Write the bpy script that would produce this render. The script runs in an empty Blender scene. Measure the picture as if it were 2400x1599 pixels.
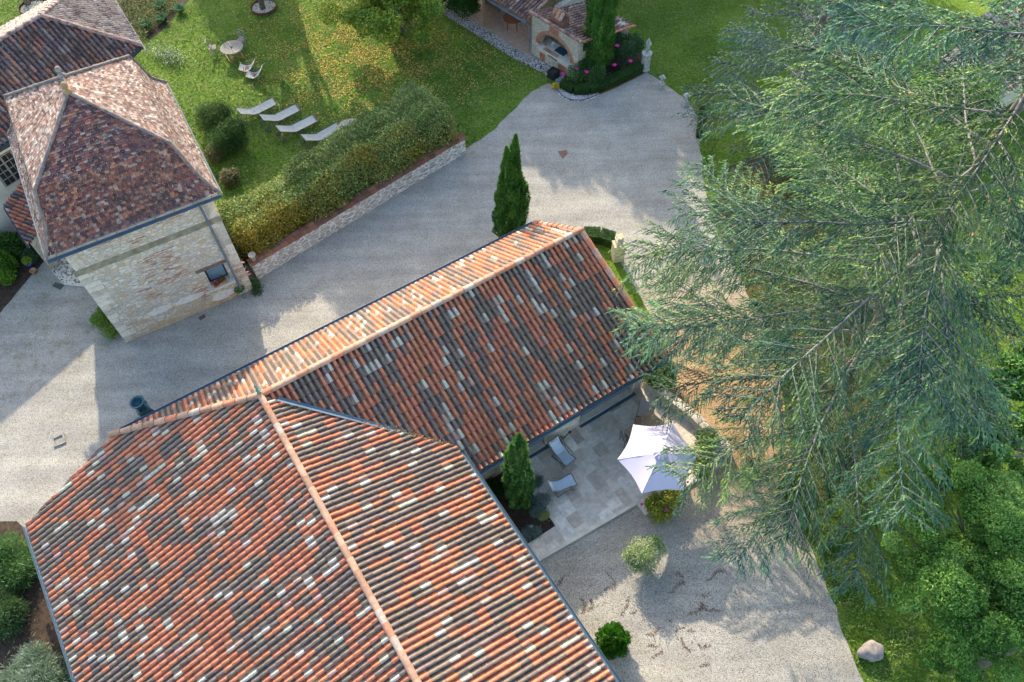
import bpy, bmesh, math, random
import numpy as np
from mathutils import Vector, Matrix
random.seed(7); rng = np.random.default_rng(7)
R = math.radians
sc = bpy.context.scene
col = sc.collection

# ------------------------------------------------------------------ camera
# photo geometry: 2400 x 1599, focal 1867 px, straight-down vanishing point at (1235, 2050)
PW, PH, FPX, CH = 2400.0, 1599.0, 1867.0, 29.4
_d = np.array([1235 - PW / 2, 2050 - PH / 2, FPX]); _d /= np.linalg.norm(_d)
_y = np.array([0, 0, 1.0]) - _d * _d[2]; _y /= np.linalg.norm(_y)
_up = -_d
_x = np.cross(_y, _up)
RW = np.stack([_x, _y, _up])
cam = bpy.data.cameras.new('camera'); cam.sensor_width = 36; cam.lens = FPX * 36 / PW
cam.clip_end = 500; cam.clip_start = 0.2
camo = bpy.data.objects.new('camera', cam); col.objects.link(camo)
Mx = Matrix(((RW[0][0], -RW[0][1], -RW[0][2]), (RW[1][0], -RW[1][1], -RW[1][2]), (RW[2][0], -RW[2][1], -RW[2][2]))).to_4x4()
Mx.translation = Vector((0, 0, CH)); camo.matrix_world = Mx
sc.camera = camo

# ------------------------------------------------------------------ light
SUN_AZ, SUN_EL = 106.5, 28.0      # direction towards the sun, degrees ccw from +x / above the horizon
w = bpy.data.worlds.new('World'); sc.world = w; w.use_nodes = True
nt = w.node_tree; bg = nt.nodes['Background']
sky = nt.nodes.new('ShaderNodeTexSky'); sky.sky_type = 'NISHITA'; sky.sun_disc = False
sky.sun_elevation = R(SUN_EL); sky.sun_rotation = R(90 - SUN_AZ); sky.air_density = 1.0; sky.dust_density = 2.0
nt.links.new(sky.outputs[0], bg.inputs[0]); bg.inputs[1].default_value = 0.15
sl = bpy.data.lights.new('sun', 'SUN'); sl.energy = 2.3; sl.angle = R(0.6); sl.color = (1, .88, .70)
so = bpy.data.objects.new('sun', sl); col.objects.link(so)
sd = Vector((math.cos(R(SUN_AZ)) * math.cos(R(SUN_EL)), math.sin(R(SUN_AZ)) * math.cos(R(SUN_EL)), math.sin(R(SUN_EL))))
so.rotation_euler = sd.to_track_quat('Z', 'Y').to_euler(); so.location = sd * 60
sc.view_settings.view_transform = 'Standard'; sc.view_settings.look = 'None'
sc.view_settings.exposure = 1.92; sc.view_settings.gamma = 1
sc.render.engine = 'CYCLES'
sc.cycles.max_bounces = 5; sc.cycles.diffuse_bounces = 3; sc.cycles.transparent_max_bounces = 4

# ------------------------------------------------------------------ geometry helpers
def ray(px, py):
    return RW @ np.array([px - PW / 2, py - PH / 2, FPX])
def G(px, py, z=0.0):
    r = ray(px, py); t = (z - CH) / r[2]
    return Vector((r[0] * t, r[1] * t, z))
def onplane(px, py, p0, n):
    r = Vector(ray(px, py)); o = Vector((0, 0, CH)); n = Vector(n)
    return o + r * ((Vector(p0) - o).dot(n) / r.dot(n))
A0 = R(31.7)
U = Vector((math.cos(A0), math.sin(A0), 0)); V = Vector((math.sin(A0), -math.cos(A0), 0))
def UV(u, v, z=0.0): return U * u + V * v + Vector((0, 0, z))
def tuv(p): return (p.dot(U), p.dot(V))

def link(name, me, parent=None, mats=None, smooth=False):
    o = bpy.data.objects.new(name, me); col.objects.link(o)
    if mats:
        for m in (mats if isinstance(mats, (list, tuple)) else [mats]): me.materials.append(m)
    if parent: o.parent = parent; o.matrix_parent_inverse = Matrix.Identity(4)
    if smooth: me.polygons.foreach_set('use_smooth', [True] * len(me.polygons))
    return o
def mk(name, verts, faces, mat, parent=None, fcol=None, smooth=False, mi=None):
    """verts Nx3, faces list or Mx4 array; world coordinates, recentred on the parent"""
    me = bpy.data.meshes.new(name)
    verts = np.asarray([tuple(v) for v in verts] if not isinstance(verts, np.ndarray) else verts, dtype=np.float32)
    if parent is not None: verts = verts - np.array(parent.location, dtype=np.float32)
    if isinstance(faces, np.ndarray):
        k = faces.shape[1]; me.vertices.add(len(verts)); me.vertices.foreach_set('co', verts.ravel())
        me.loops.add(faces.size); me.loops.foreach_set('vertex_index', faces.ravel().astype(np.int32))
        me.polygons.add(len(faces)); me.polygons.foreach_set('loop_start', np.arange(0, faces.size, k, dtype=np.int32))
        me.update(calc_edges=True)
    else:
        me.from_pydata(verts.tolist(), [], faces)
    if fcol is not None:
        a = me.attributes.new('col', 'FLOAT_COLOR', 'FACE'); c = np.ones((len(me.polygons), 4), np.float32); c[:, :3] = fcol
        a.data.foreach_set('color', c.ravel())
    o = link(name, me, parent, mat, smooth)
    if mi is not None: me.polygons.foreach_set('material_index', mi)
    return o
def thing(name, label, cat, loc=(0, 0, 0), group=None, rz=0):
    o = bpy.data.objects.new(name, None); col.objects.link(o); o.empty_display_size = .2
    o.location = loc; o.rotation_euler = (0, 0, rz); o['label'] = label; o['category'] = cat
    if group: o['group'] = group
    return o
def tag(o, label, cat, group=None, kind=None):
    if label: o['label'] = label
    if cat: o['category'] = cat
    if group: o['group'] = group
    if kind: o['kind'] = kind
    return o
def struct(o): o['kind'] = 'structure'; return o

class MB:
    """collects simple shapes in LOCAL coordinates"""
    def __init__(s): s.v = []; s.f = []; s.c = []; s.cur = None
    def add(s, vs, fs):
        n = len(s.v); s.v += [tuple(v) for v in vs]; s.f += [tuple(i + n for i in f) for f in fs]
        s.c += [s.cur] * len(fs); return s
    def box(s, c, size, rz=0, rx=0, ry=0):
        x, y, z = [a / 2 for a in size]
        M = Matrix.Rotation(rz, 3, 'Z') @ Matrix.Rotation(ry, 3, 'Y') @ Matrix.Rotation(rx, 3, 'X')
        vs = [Vector(c) + M @ Vector((i * x, j * y, k * z)) for i in (-1, 1) for j in (-1, 1) for k in (-1, 1)]
        return s.add(vs, [(0, 1, 3, 2), (4, 6, 7, 5), (0, 4, 5, 1), (2, 3, 7, 6), (0, 2, 6, 4), (1, 5, 7, 3)])
    def bar(s, a, b, w=.04, h=None):
        a = Vector(a); b = Vector(b); h = h or w; d = (b - a).normalized()
        up = Vector((0, 0, 1)) if abs(d.z) < .95 else Vector((1, 0, 0))
        x = d.cross(up).normalized() * w / 2; y = x.cross(d).normalized() * h / 2
        vs = [p + sx * x + sy * y for p in (a, b) for sx, sy in ((-1, -1), (1, -1), (1, 1), (-1, 1))]
        return s.add(vs, [(3, 2, 1, 0), (4, 5, 6, 7), (0, 1, 5, 4), (1, 2, 6, 5), (2, 3, 7, 6), (3, 0, 4, 7)])
    def tube(s, pts, r, n=8, closed=True):
        pts = [Vector(p) for p in pts]; rs = r if isinstance(r, (list, tuple)) else [r] * len(pts)
        vs = []; fs = []; ref = None
        for i, p in enumerate(pts):
            d = (pts[min(i + 1, len(pts) - 1)] - pts[max(i - 1, 0)]).normalized()
            if ref is None: ref = Vector((0, 0, 1)) if abs(d.z) < .9 else Vector((1, 0, 0))
            x = d.cross(ref).normalized(); y = x.cross(d).normalized(); ref = y
            for k in range(n):
                a = 2 * math.pi * k / n; vs.append(p + (x * math.cos(a) + y * math.sin(a)) * rs[i])
        for i in range(len(pts) - 1):
            for k in range(n):
                fs.append((i * n + k, (i + 1) * n + k, (i + 1) * n + (k + 1) % n, i * n + (k + 1) % n))
        if closed: fs.append(tuple(range(n))); fs.append(tuple(reversed(range((len(pts) - 1) * n, len(pts) * n))))
        return s.add(vs, fs)
    def lathe(s, c, prof, n=20):
        vs = []; fs = []; c = Vector(c)
        for r, z in prof:
            for k in range(n):
                a = 2 * math.pi * k / n; vs.append(c + Vector((r * math.cos(a), r * math.sin(a), z)))
        for i in range(len(prof) - 1):
            for k in range(n): fs.append((i * n + k, i * n + (k + 1) % n, (i + 1) * n + (k + 1) % n, (i + 1) * n + k))
        fs.append(tuple(reversed(range(n)))); fs.append(tuple(range((len(prof) - 1) * n, len(prof) * n)))
        return s.add(vs, fs)
    def prism(s, poly, z0, z1):
        n = len(poly); vs = [(p[0], p[1], z0) for p in poly] + [(p[0], p[1], z1) for p in poly]
        return s.add(vs, [tuple(reversed(range(n))), tuple(range(n, 2 * n))] + [(i, (i + 1) % n, n + (i + 1) % n, n + i) for i in range(n)])
    def blob(s, c, r, seed=0, sub=2, amp=.15):
        bm = bmesh.new(); bmesh.ops.create_icosphere(bm, subdivisions=sub, radius=1); rr = random.Random(seed)
        ph = [rr.uniform(0, 6) for _ in range(6)]
        vs = []
        for v in bm.verts:
            p = v.co; k = 1 + amp * (math.sin(p.x * 3 + ph[0]) * math.sin(p.y * 3.3 + ph[1]) + .6 * math.sin(p.z * 5 + ph[2]) * math.sin(p.x * 6 + ph[3]))
            vs.append(Vector(c) + Vector((p.x * r[0], p.y * r[1], p.z * r[2])) * k)
        fs = [tuple(v.index for v in f.verts) for f in bm.faces]; bm.free(); return s.add(vs, fs)
    def build(s, name, mat, parent=None, smooth=False, fix=True):
        me = bpy.data.meshes.new(name); me.from_pydata(s.v, [], s.f)
        if any(c is not None for c in s.c):
            a = me.attributes.new('col', 'FLOAT_COLOR', 'FACE')
            for i, c in enumerate(s.c): a.data[i].color = (*(c or (.5, .5, .5)), 1)
        if fix and not any(c is not None for c in s.c):
            bm = bmesh.new(); bm.from_mesh(me); bmesh.ops.recalc_face_normals(bm, faces=bm.faces); bm.to_mesh(me); bm.free()
        return link(name, me, parent, mat, smooth)

def clip(o, poly):
    """cut a mesh object's world-space mesh by the vertical planes through a convex polygon"""
    me = o.data; bm = bmesh.new(); bm.from_mesh(me); off = o.parent.location if o.parent else Vector((0, 0, 0))
    c = sum((Vector((p[0], p[1], 0)) for p in poly), Vector()) / len(poly)
    for i in range(len(poly)):
        a = Vector((poly[i][0], poly[i][1], 0)); b = Vector((poly[(i + 1) % len(poly)][0], poly[(i + 1) % len(poly)][1], 0))
        n = Vector((b.y - a.y, a.x - b.x, 0)).normalized()
        if n.dot(c - a) > 0: n = -n
        g = bm.verts[:] + bm.edges[:] + bm.faces[:]
        bmesh.ops.bisect_plane(bm, geom=g, plane_co=a - off, plane_no=n, clear_outer=True)
    bm.to_mesh(me); bm.free(); return o
def copy_tree(o, parent=None):
    c = o.copy(); col.objects.link(c); c.parent = parent
    for ch in list(o.children): copy_tree(ch, c)
    return c

# ------------------------------------------------------------------ materials
def newmat(name, rough=.8, spec=.25):
    m = bpy.data.materials.new(name); m.use_nodes = True; n = m.node_tree
    b = n.nodes['Principled BSDF']; b.inputs['Roughness'].default_value = rough
    b.inputs['Specular IOR Level'].default_value = spec
    return m, n, b
def N(n, t, **kw):
    x = n.nodes.new(t)
    for k, v in kw.items():
        if k in ('operation', 'blend_type', 'data_type', 'feature', 'attribute_name', 'noise_dimensions', 'distance', 'interpolation_type'): setattr(x, k, v)
        else: x.inputs[k].default_value = v
    return x
def coords(n, scale=(1, 1, 1), rz=0, loc=(0, 0, 0)):
    g = n.nodes.new('ShaderNodeNewGeometry'); mp = n.nodes.new('ShaderNodeMapping')
    mp.inputs['Scale'].default_value = scale; mp.inputs['Rotation'].default_value = (0, 0, rz); mp.inputs['Location'].default_value = loc
    n.links.new(g.outputs['Position'], mp.inputs['Vector']); return mp.outputs[0]
def noise(n, vec, scale, detail=3, rough=.55):
    x = N(n, 'ShaderNodeTexNoise', Scale=scale, Detail=detail, Roughness=rough); n.links.new(vec, x.inputs['Vector']); return x.outputs['Fac']
def ramp(n, fac, stops):
    r = n.nodes.new('ShaderNodeValToRGB'); e = r.color_ramp.elements
    while len(e) < len(stops): e.new(.5)
    for i, (p, c) in enumerate(stops):
        e[i].position = p; e[i].color = (*c, 1) if len(c) == 3 else c
    n.links.new(fac, r.inputs[0]); return r.outputs[0]
def mix(n, fac, a, b, mode='MIX'):
    m = n.nodes.new('ShaderNodeMix'); m.data_type = 'RGBA'; m.blend_type = mode
    for s, v in ((0, fac), (6, a), (7, b)):
        if isinstance(v, bpy.types.NodeSocket): n.links.new(v, m.inputs[s])
        elif s == 0: m.inputs[0].default_value = v
        else: m.inputs[s].default_value = (*v, 1)
    return m.outputs[2]
def bump(n, b, h, strength=.5, dist=.02):
    x = N(n, 'ShaderNodeBump', Strength=strength, Distance=dist); n.links.new(h, x.inputs['Height']); n.links.new(x.outputs[0], b.inputs['Normal'])
def smat(name, c, rough=.7, var=.25, scale=4, spec=.25, c2=None, metal=0, bmp=0):
    m, n, b = newmat(name, rough, spec); v = coords(n)
    c2 = c2 or tuple(x * (1 - var) for x in c)
    f = noise(n, v, scale, 4); n.links.new(ramp(n, f, [(.3, c2), (.7, c)]), b.inputs['Base Color'])
    b.inputs['Metallic'].default_value = metal
    if bmp: bump(n, b, noise(n, v, scale * 6, 3), bmp, .01)
    return m
def attrmat(name, rough=.8, stain=None, amount=.4, sscale=3, var=.35, vscale=12, bmp=.3, spec=.2, lichen=None, lam=.6):
    m, n, b = newmat(name, rough, spec); v = coords(n)
    a = N(n, 'ShaderNodeAttribute', attribute_name='col')
    f = noise(n, v, vscale, 4, .6); g = ramp(n, f, [(.25, (1 - var,) * 3), (.75, (1 + var * .4,) * 3)])
    c = mix(n, 1.0, a.outputs['Color'], g, 'MULTIPLY')
    if stain:
        s = ramp(n, noise(n, v, sscale, 5, .7), [(.5, (0, 0, 0)), (.62, (1, 1, 1))])
        s2 = mix(n, 1.0, s, (amount,) * 3, 'MULTIPLY'); c = mix(n, s2, c, stain)
    if lichen:
        s = ramp(n, noise(n, v, 9, 3, .75), [(lam, (0, 0, 0)), (lam + .05, (1, 1, 1))]); c = mix(n, s, c, lichen)
    n.links.new(c, b.inputs['Base Color'])
    if bmp: bump(n, b, noise(n, v, 40, 3), bmp, .01)
    return m
def leafmat(name, trans=.35, rough=.6):
    m, n, b = newmat(name, rough, .25)
    a = N(n, 'ShaderNodeAttribute', attribute_name='col')
    n.links.new(a.outputs['Color'], b.inputs['Base Color'])
    t = n.nodes.new('ShaderNodeBsdfTranslucent'); n.links.new(a.outputs['Color'], t.inputs['Color'])
    ms = N(n, 'ShaderNodeMixShader'); ms.inputs[0].default_value = trans
    n.links.new(b.outputs[0], ms.inputs[1]); n.links.new(t.outputs[0], ms.inputs[2])
    n.links.new(ms.outputs[0], n.nodes['Material Output'].inputs['Surface']); return m
def rubble(name, cols, mortar, scale=3.2, zs=1.7, mw=.06, rz=0, dirt=(.35, .26, .14), dirtz=.9, dirtamt=.7):
    """irregular stones: 3-D voronoi cells squashed to lie flat, with mortar between them"""
    m, n, b = newmat(name, .9, .15); v0 = coords(n, (1, 1, zs), rz)
    ns = N(n, 'ShaderNodeTexNoise', Scale=2.5, Detail=2.0); n.links.new(v0, ns.inputs['Vector'])
    v = mix(n, .10, v0, ns.outputs['Color'])
    vo = N(n, 'ShaderNodeTexVoronoi', Scale=scale, feature='F1'); ve = N(n, 'ShaderNodeTexVoronoi', Scale=scale, feature='DISTANCE_TO_EDGE')
    n.links.new(v, vo.inputs['Vector']); n.links.new(v, ve.inputs['Vector'])
    sp = n.nodes.new('ShaderNodeSeparateColor'); n.links.new(vo.outputs['Color'], sp.inputs[0])
    k = len(cols); c = ramp(n, sp.outputs[0], [((i + .5) / k, x) for i, x in enumerate(cols)])
    f = noise(n, coords(n), 14, 4, .65); c = mix(n, 1.0, c, ramp(n, f, [(.2, (.72,) * 3), (.8, (1.12,) * 3)]), 'MULTIPLY')
    e = ramp(n, ve.outputs['Distance'], [(mw * .5, (1, 1, 1)), (mw * 1.3, (0, 0, 0))])
    c = mix(n, e, c, mortar)
    if dirtamt:
        g = n.nodes.new('ShaderNodeNewGeometry'); sx = n.nodes.new('ShaderNodeSeparateXYZ'); n.links.new(g.outputs['Position'], sx.inputs[0])
        md = N(n, 'ShaderNodeMath', operation='MULTIPLY_ADD'); n.links.new(noise(n, coords(n), 1.3, 4), md.inputs[0]); md.inputs[1].default_value = 2.2; n.links.new(sx.outputs[2], md.inputs[2])
        rr = ramp(n, N(n, 'ShaderNodeMapRange').outputs[0], [(0, (1, 1, 1)), (1, (0, 0, 0))])
        mr = [x for x in n.nodes if x.type == 'MAP_RANGE'][-1]; n.links.new(md.outputs[0], mr.inputs[0]); mr.inputs[1].default_value = dirtz; mr.inputs[2].default_value = dirtz + .9
        c = mix(n, mix(n, 1.0, rr, (dirtamt,) * 3, 'MULTIPLY'), c, dirt)
    n.links.new(c, b.inputs['Base Color']); bump(n, b, ramp(n, ve.outputs['Distance'], [(0, (0, 0, 0)), (mw * 2.5, (1, 1, 1))]), .8, .03)
    return m
M = {}
M['leaf'] = leafmat('foliage', .28); M['needle'] = leafmat('cedar_needles', .12, .75)
M['litter'] = attrmat('fallen_leaves', .9, bmp=0, var=.1)
M['bark'] = smat('bark', (.20, .17, .15), .95, .5, 9, c2=(.09, .075, .065), bmp=.8)
M['barkgrey'] = smat('grey_branch_bark', (.27, .255, .245), .9, .5, 7, c2=(.13, .115, .10), bmp=.5)
M['soil'] = smat('dark_soil', (.075, .05, .033), 1, .5, 5, c2=(.03, .02, .014), bmp=1)
M['tile'] = attrmat('roof_tile_clay', .75, stain=(.10, .085, .07), amount=.24, sscale=1.7, var=.30, vscale=9, bmp=.3)
M['oldtile'] = attrmat('weathered_roof_tile', .9, stain=(.055, .045, .045), amount=.8, sscale=2.6, var=.45, vscale=10, bmp=.5, lichen=(.42, .42, .40), lam=.63)
M['mortar'] = smat('hip_mortar', (.36, .33, .29), .95, .4, 6, c2=(.16, .14, .12), bmp=.6)
M['zinc'] = smat('blue_painted_zinc', (.06, .11, .15), .45, .25, 3, .4)
M['zincgrey'] = smat('grey_zinc', (.15, .17, .20), .75, .2, 3, .15)
M['rubble'] = rubble('tower_rubble_stone', [(.52, .44, .31), (.64, .58, .46), (.46, .43, .37), (.70, .64, .52), (.52, .38, .21), (.60, .55, .46)], (.36, .34, .31), 4.6, 1.9, .06, dirt=(.46, .30, .13), dirtz=1.1, dirtamt=.55)
M['rubble2'] = rubble('barn_stone', [(.60, .52, .38), (.66, .60, .48), (.52, .46, .36), (.70, .62, .48)], (.50, .45, .36), 2.6, 1.8, .05, dirtamt=0)
M['wallstone'] = rubble('garden_wall_stone', [(.32, .29, .25), (.42, .36, .28), (.36, .35, .34), (.48, .42, .34)], (.66, .64, .60), 2.9, 2.7, .10, dirtamt=0)
M['quoin'] = smat('dressed_limestone', (.66, .61, .50), .9, .25, 3, c2=(.50, .45, .36), bmp=.4)
M['lime'] = smat('weathered_limestone', (.56, .55, .50), .9, .5, 8, c2=(.24, .24, .22), bmp=.7)
M['limey'] = smat('yellowed_limestone', (.62, .56, .38), .9, .5, 5, c2=(.34, .29, .15), bmp=.6)
M['coping'] = attrmat('terracotta_coping', .85, stain=(.10, .06, .04), amount=.6, sscale=1.5, var=.3)
M['brickred'] = attrmat('old_red_brick', .9, var=.3)
M['dark'] = smat('dark_frame', (.035, .045, .055), .4, .2, 3, .4)
M['teak'] = smat('greyed_teak', (.29, .265, .24), .8, .3, 12, c2=(.17, .15, .13))
M['teakb'] = smat('brown_teak', (.30, .19, .10), .7, .3, 9, c2=(.17, .10, .05))
M['mahog'] = smat('polished_mahogany', (.22, .05, .02), .35, .3, 4, .5)
M['iron'] = smat('dark_green_iron', (.02, .07, .09), .4, .3, 6, .5)
M['ironblue'] = smat('blue_grey_iron', (.035, .07, .10), .45, .3, 6, .5)
M['press'] = smat('green_blue_cast_iron', (.010, .085, .11), .4, .4, 6, .5)
M['canvas'] = smat('grey_sling_fabric', (.44, .43, .38), .9, .2, 10, .1, c2=(.33, .33, .29))
M['canvasblue'] = smat('pale_blue_canvas', (.55, .64, .70), .85, .12, 8, .1)
M['parasol'] = smat('lilac_white_parasol_cloth', (.50, .47, .56), .85, .08, 2, .1)
M['white'] = smat('white_paint', (.75, .75, .72), .6, .1, 5)
M['pot'] = smat('terracotta_pot', (.45, .22, .12), .85, .3, 8)
M['stonepot'] = smat('pale_stone_pot', (.55, .50, .42), .9, .3, 8)
M['bluepot'] = smat('blue_glazed_pot', (.03, .14, .35), .3, .2, 5, .5)
M['black'] = smat('black_planter', (.02, .025, .03), .5, .3, 5, .4)
M['rust'] = smat('rusty_steel_edging', (.16, .07, .035), .9, .4, 8)
M['pebble'] = attrmat('pebbles', .8, var=.2, bmp=0)
M['trav'] = attrmat('travertine_slab', .6, stain=(.36, .29, .21), amount=.35, sscale=2.6, var=.3, vscale=5, bmp=.15, spec=.3)
M['floor'] = smat('terracotta_floor', (.50, .36, .26), .8, .3, 4, c2=(.36, .25, .18))
M['leaded'] = smat('weathered_wood', (.30, .20, .12), .7, .4, 6)
M['quoinb'] = attrmat('dressed_quoin_stone', .9, stain=(.26, .21, .13), amount=.6, sscale=1.6, var=.3)
def glassmat(name, c, r=.12):
    m, n, b = newmat(name, r, .6); b.inputs['Base Color'].default_value = (*c, 1); return m
M['glass'] = glassmat('dark_window_glass', (.012, .018, .02)); M['glassb'] = glassmat('curtained_window_glass', (.16, .26, .32), .2)
M['denim'] = smat('blue_denim', (.02, .12, .30), .9, .3, 9); M['skin'] = smat('skin', (.50, .29, .20), .6, .1, 5)
M['hair'] = smat('dark_hair', (.03, .02, .015), .7, .3, 20); M['cloth1'] = smat('dark_jacket', (.03, .035, .05), .9, .3, 6)
M['cloth2'] = smat('white_shirt', (.72, .70, .68), .9, .1, 6); M['cloth3'] = smat('brown_trousers', (.13, .09, .07), .9, .2, 6)
M['flower'] = smat('magenta_petals', (.60, .02, .25), .6, .2, 5); M['flowery'] = smat('yellow_petals', (.70, .50, .03), .6, .2, 5); M['flowerr'] = smat('red_petals', (.55, .01, .01), .6, .2, 5)

def grassmat():
    m, n, b = newmat('lawn_grass', .95, .1); v = coords(n)
    fine = noise(n, coords(n, (1, 1, 1)), 7, 8, .82); mid = noise(n, v, 1.6, 6, .72); big = noise(n, v, .22, 4, .6)
    c = ramp(n, fine, [(.32, (.035, .070, .008)), (.5, (.105, .18, .018)), (.68, (.23, .31, .05))])
    dry = ramp(n, mid, [(.50, (0, 0, 0)), (.68, (1, 1, 1))]); c = mix(n, mix(n, 1.0, dry, (.55,) * 3, 'MULTIPLY'), c, (.25, .22, .09))
    dk = ramp(n, big, [(.35, (.62, .70, .6)), (.65, (1.12, 1.12, 1.1))]); c = mix(n, 1.0, c, dk, 'MULTIPLY')
    n.links.new(c, b.inputs['Base Color']); bump(n, b, noise(n, v, 22, 4, .7), 1.0, .05); return m
def gravelmat():
    m, n, b = newmat('pale_gravel', .95, .15); v = coords(n)
    vo = N(n, 'ShaderNodeTexVoronoi', Scale=38, feature='F1'); n.links.new(v, vo.inputs['Vector'])
    sp = n.nodes.new('ShaderNodeSeparateColor'); n.links.new(vo.outputs['Color'], sp.inputs[0])
    c = ramp(n, sp.outputs[0], [(0, (.15, .14, .125)), (.15, (.28, .262, .222)), (.6, (.355, .334, .288)), (1, (.45, .425, .37))])
    mid = noise(n, v, .8, 5, .6); c = mix(n, 1.0, c, ramp(n, mid, [(.3, (.84, .83, .80)), (.7, (1.06, 1.06, 1.06))]), 'MULTIPLY')
    tr_ = noise(n, coords(n, (.16, 1.5, 1), -R(36)), 1.0, 4, .6); c = mix(n, 1.0, c, ramp(n, tr_, [(.35, (.86, .86, .87)), (.65, (1.10, 1.09, 1.06))]), 'MULTIPLY')
    # tan needle litter ground in under the cedar
    g = n.nodes.new('ShaderNodeNewGeometry'); vm = N(n, 'ShaderNodeVectorMath', operation='DISTANCE'); n.links.new(g.outputs['Position'], vm.inputs[0]); q = G(1720, 930); vm.inputs[1].default_value = (q.x, q.y, 0)
    mr = N(n, 'ShaderNodeMapRange'); n.links.new(vm.outputs['Value'], mr.inputs[0]); mr.inputs[1].default_value = 2.5; mr.inputs[2].default_value = 7.5; mr.inputs[3].default_value = 1; mr.inputs[4].default_value = 0
    c = mix(n, mr.outputs[0], c, mix(n, 1.0, c, (1.12, .80, .50), 'MULTIPLY'))
    # green film and dark damp stains at the left
    vm2 = N(n, 'ShaderNodeVectorMath', operation='DISTANCE'); n.links.new(g.outputs['Position'], vm2.inputs[0]); q = G(20, 830); vm2.inputs[1].default_value = (q.x, q.y, 0)
    mr2 = N(n, 'ShaderNodeMapRange'); n.links.new(vm2.outputs['Value'], mr2.inputs[0]); mr2.inputs[1].default_value = 1.0; mr2.inputs[2].default_value = 8; mr2.inputs[3].default_value = 1; mr2.inputs[4].default_value = 0
    k = mix(n, 1.0, mr2.outputs[0], ramp(n, noise(n, v, 1.4, 6, .75), [(.52, (0, 0, 0)), (.68, (1, 1, 1))]), 'MULTIPLY')
    c = mix(n, k, c, (.16, .16, .08))
    sp2 = ramp(n, noise(n, v, 4.5, 5, .8), [(.66, (0, 0, 0)), (.74, (1, 1, 1))]); c = mix(n, mix(n, 1.0, sp2, (.5,) * 3, 'MULTIPLY'), c, (.20, .17, .13))
    n.links.new(c, b.inputs['Base Color']); bump(n, b, vo.outputs['Distance'], .5, .03); return m
M['grass'] = grassmat(); M['gravel'] = gravelmat()

# ------------------------------------------------------------------ ground, gravel, beds
o = mk('ground', [(-160, -60, 0), (160, -60, 0), (160, 220, 0), (-160, 220, 0)], [(0, 1, 2, 3)], M['grass']); struct(o)
def sheet(name, pts, z, mat, jag=0, kind='structure', px=True):
    P = [G(x, y) if px else Vector((x, y, 0)) for x, y in pts]
    if jag:   # ragged natural edge
        Q = []
        for i, a in enumerate(P):
            b = P[(i + 1) % len(P)]; k = max(1, int((b - a).length / .35)) if (b - a).length < 25 else 1
            for j in range(k):
                q = a.lerp(b, j / k); Q.append(q + (Vector((random.uniform(-jag, jag), random.uniform(-jag, jag), 0)) if j else Vector()))
        P = Q
    me = bpy.data.meshes.new(name); bm = bmesh.new(); vs = [bm.verts.new((p.x, p.y, z)) for p in P]
    f = bm.faces.new(vs); bmesh.ops.triangulate(bm, faces=[f]); bmesh.ops.recalc_face_normals(bm, faces=bm.faces)
    if bm.faces[:][0].normal.z < 0: bmesh.ops.reverse_faces(bm, faces=bm.faces[:])
    bm.to_mesh(me); bm.free(); o = link(name, me, None, mat); o['kind'] = kind; return o
sheet('gravel_driveway', [(-300, 900), (-60, 730), (0, 727), (60, 660), (105, 608), (200, 520), (420, 480), (605, 640), (1080, 352), (1098, 346), (1150, 310), (1200, 262), (1245, 215), (1285, 196), (1300, 200), (1340, 214),
      (1430, 200), (1515, 170), (1552, 192), (1612, 236), (1638, 280), (1640, 330), (1650, 430), (1665, 510), (1720, 620), (1800, 780), (1840, 950), (1862, 1130), (1874, 1220), (1910, 1305), (1961, 1424), (1972, 1479), (2024, 1598), (2090, 1750), (-300, 1750)], .004, M['gravel'], .06)
sheet('planting_bed_by_the_house', [(-260, 1235), (40, 1222), (75, 1250), (260, 1750), (-260, 1750)], .012, M['soil'], .06)
sheet('planting_bed_by_the_barn', [(-100, 500), (60, 470), (140, 600), (105, 612), (60, 662), (0, 735), (-100, 860)], .012, M['soil'], .05)
sheet('lawn_strip_by_the_gable', [(1366, 556), (1385, 545), (1446, 556), (1448, 604), (1468, 640), (1520, 730), (1560, 806), (1585, 905), (1540, 915), (1480, 860)], .012, M['grass'], .05)
sheet('cedar_needle_bed', [(1668, 520), (1730, 622), (1806, 780), (1846, 950), (1868, 1128), (1890, 1180), (2000, 1140), (2110, 1000), (2190, 820), (2190, 560), (2060, 400), (1850, 360), (1700, 390)], .010, smat('brown_needle_floor', (.10, .075, .035), 1, .5, 3, c2=(.035, .045, .012), bmp=.8), .25)
sheet('flower_border', [(300, 60), (255, -40), (420, -40), (445, -5), (395, 55), (352, 96)], .010, M['soil'], .15)

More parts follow.
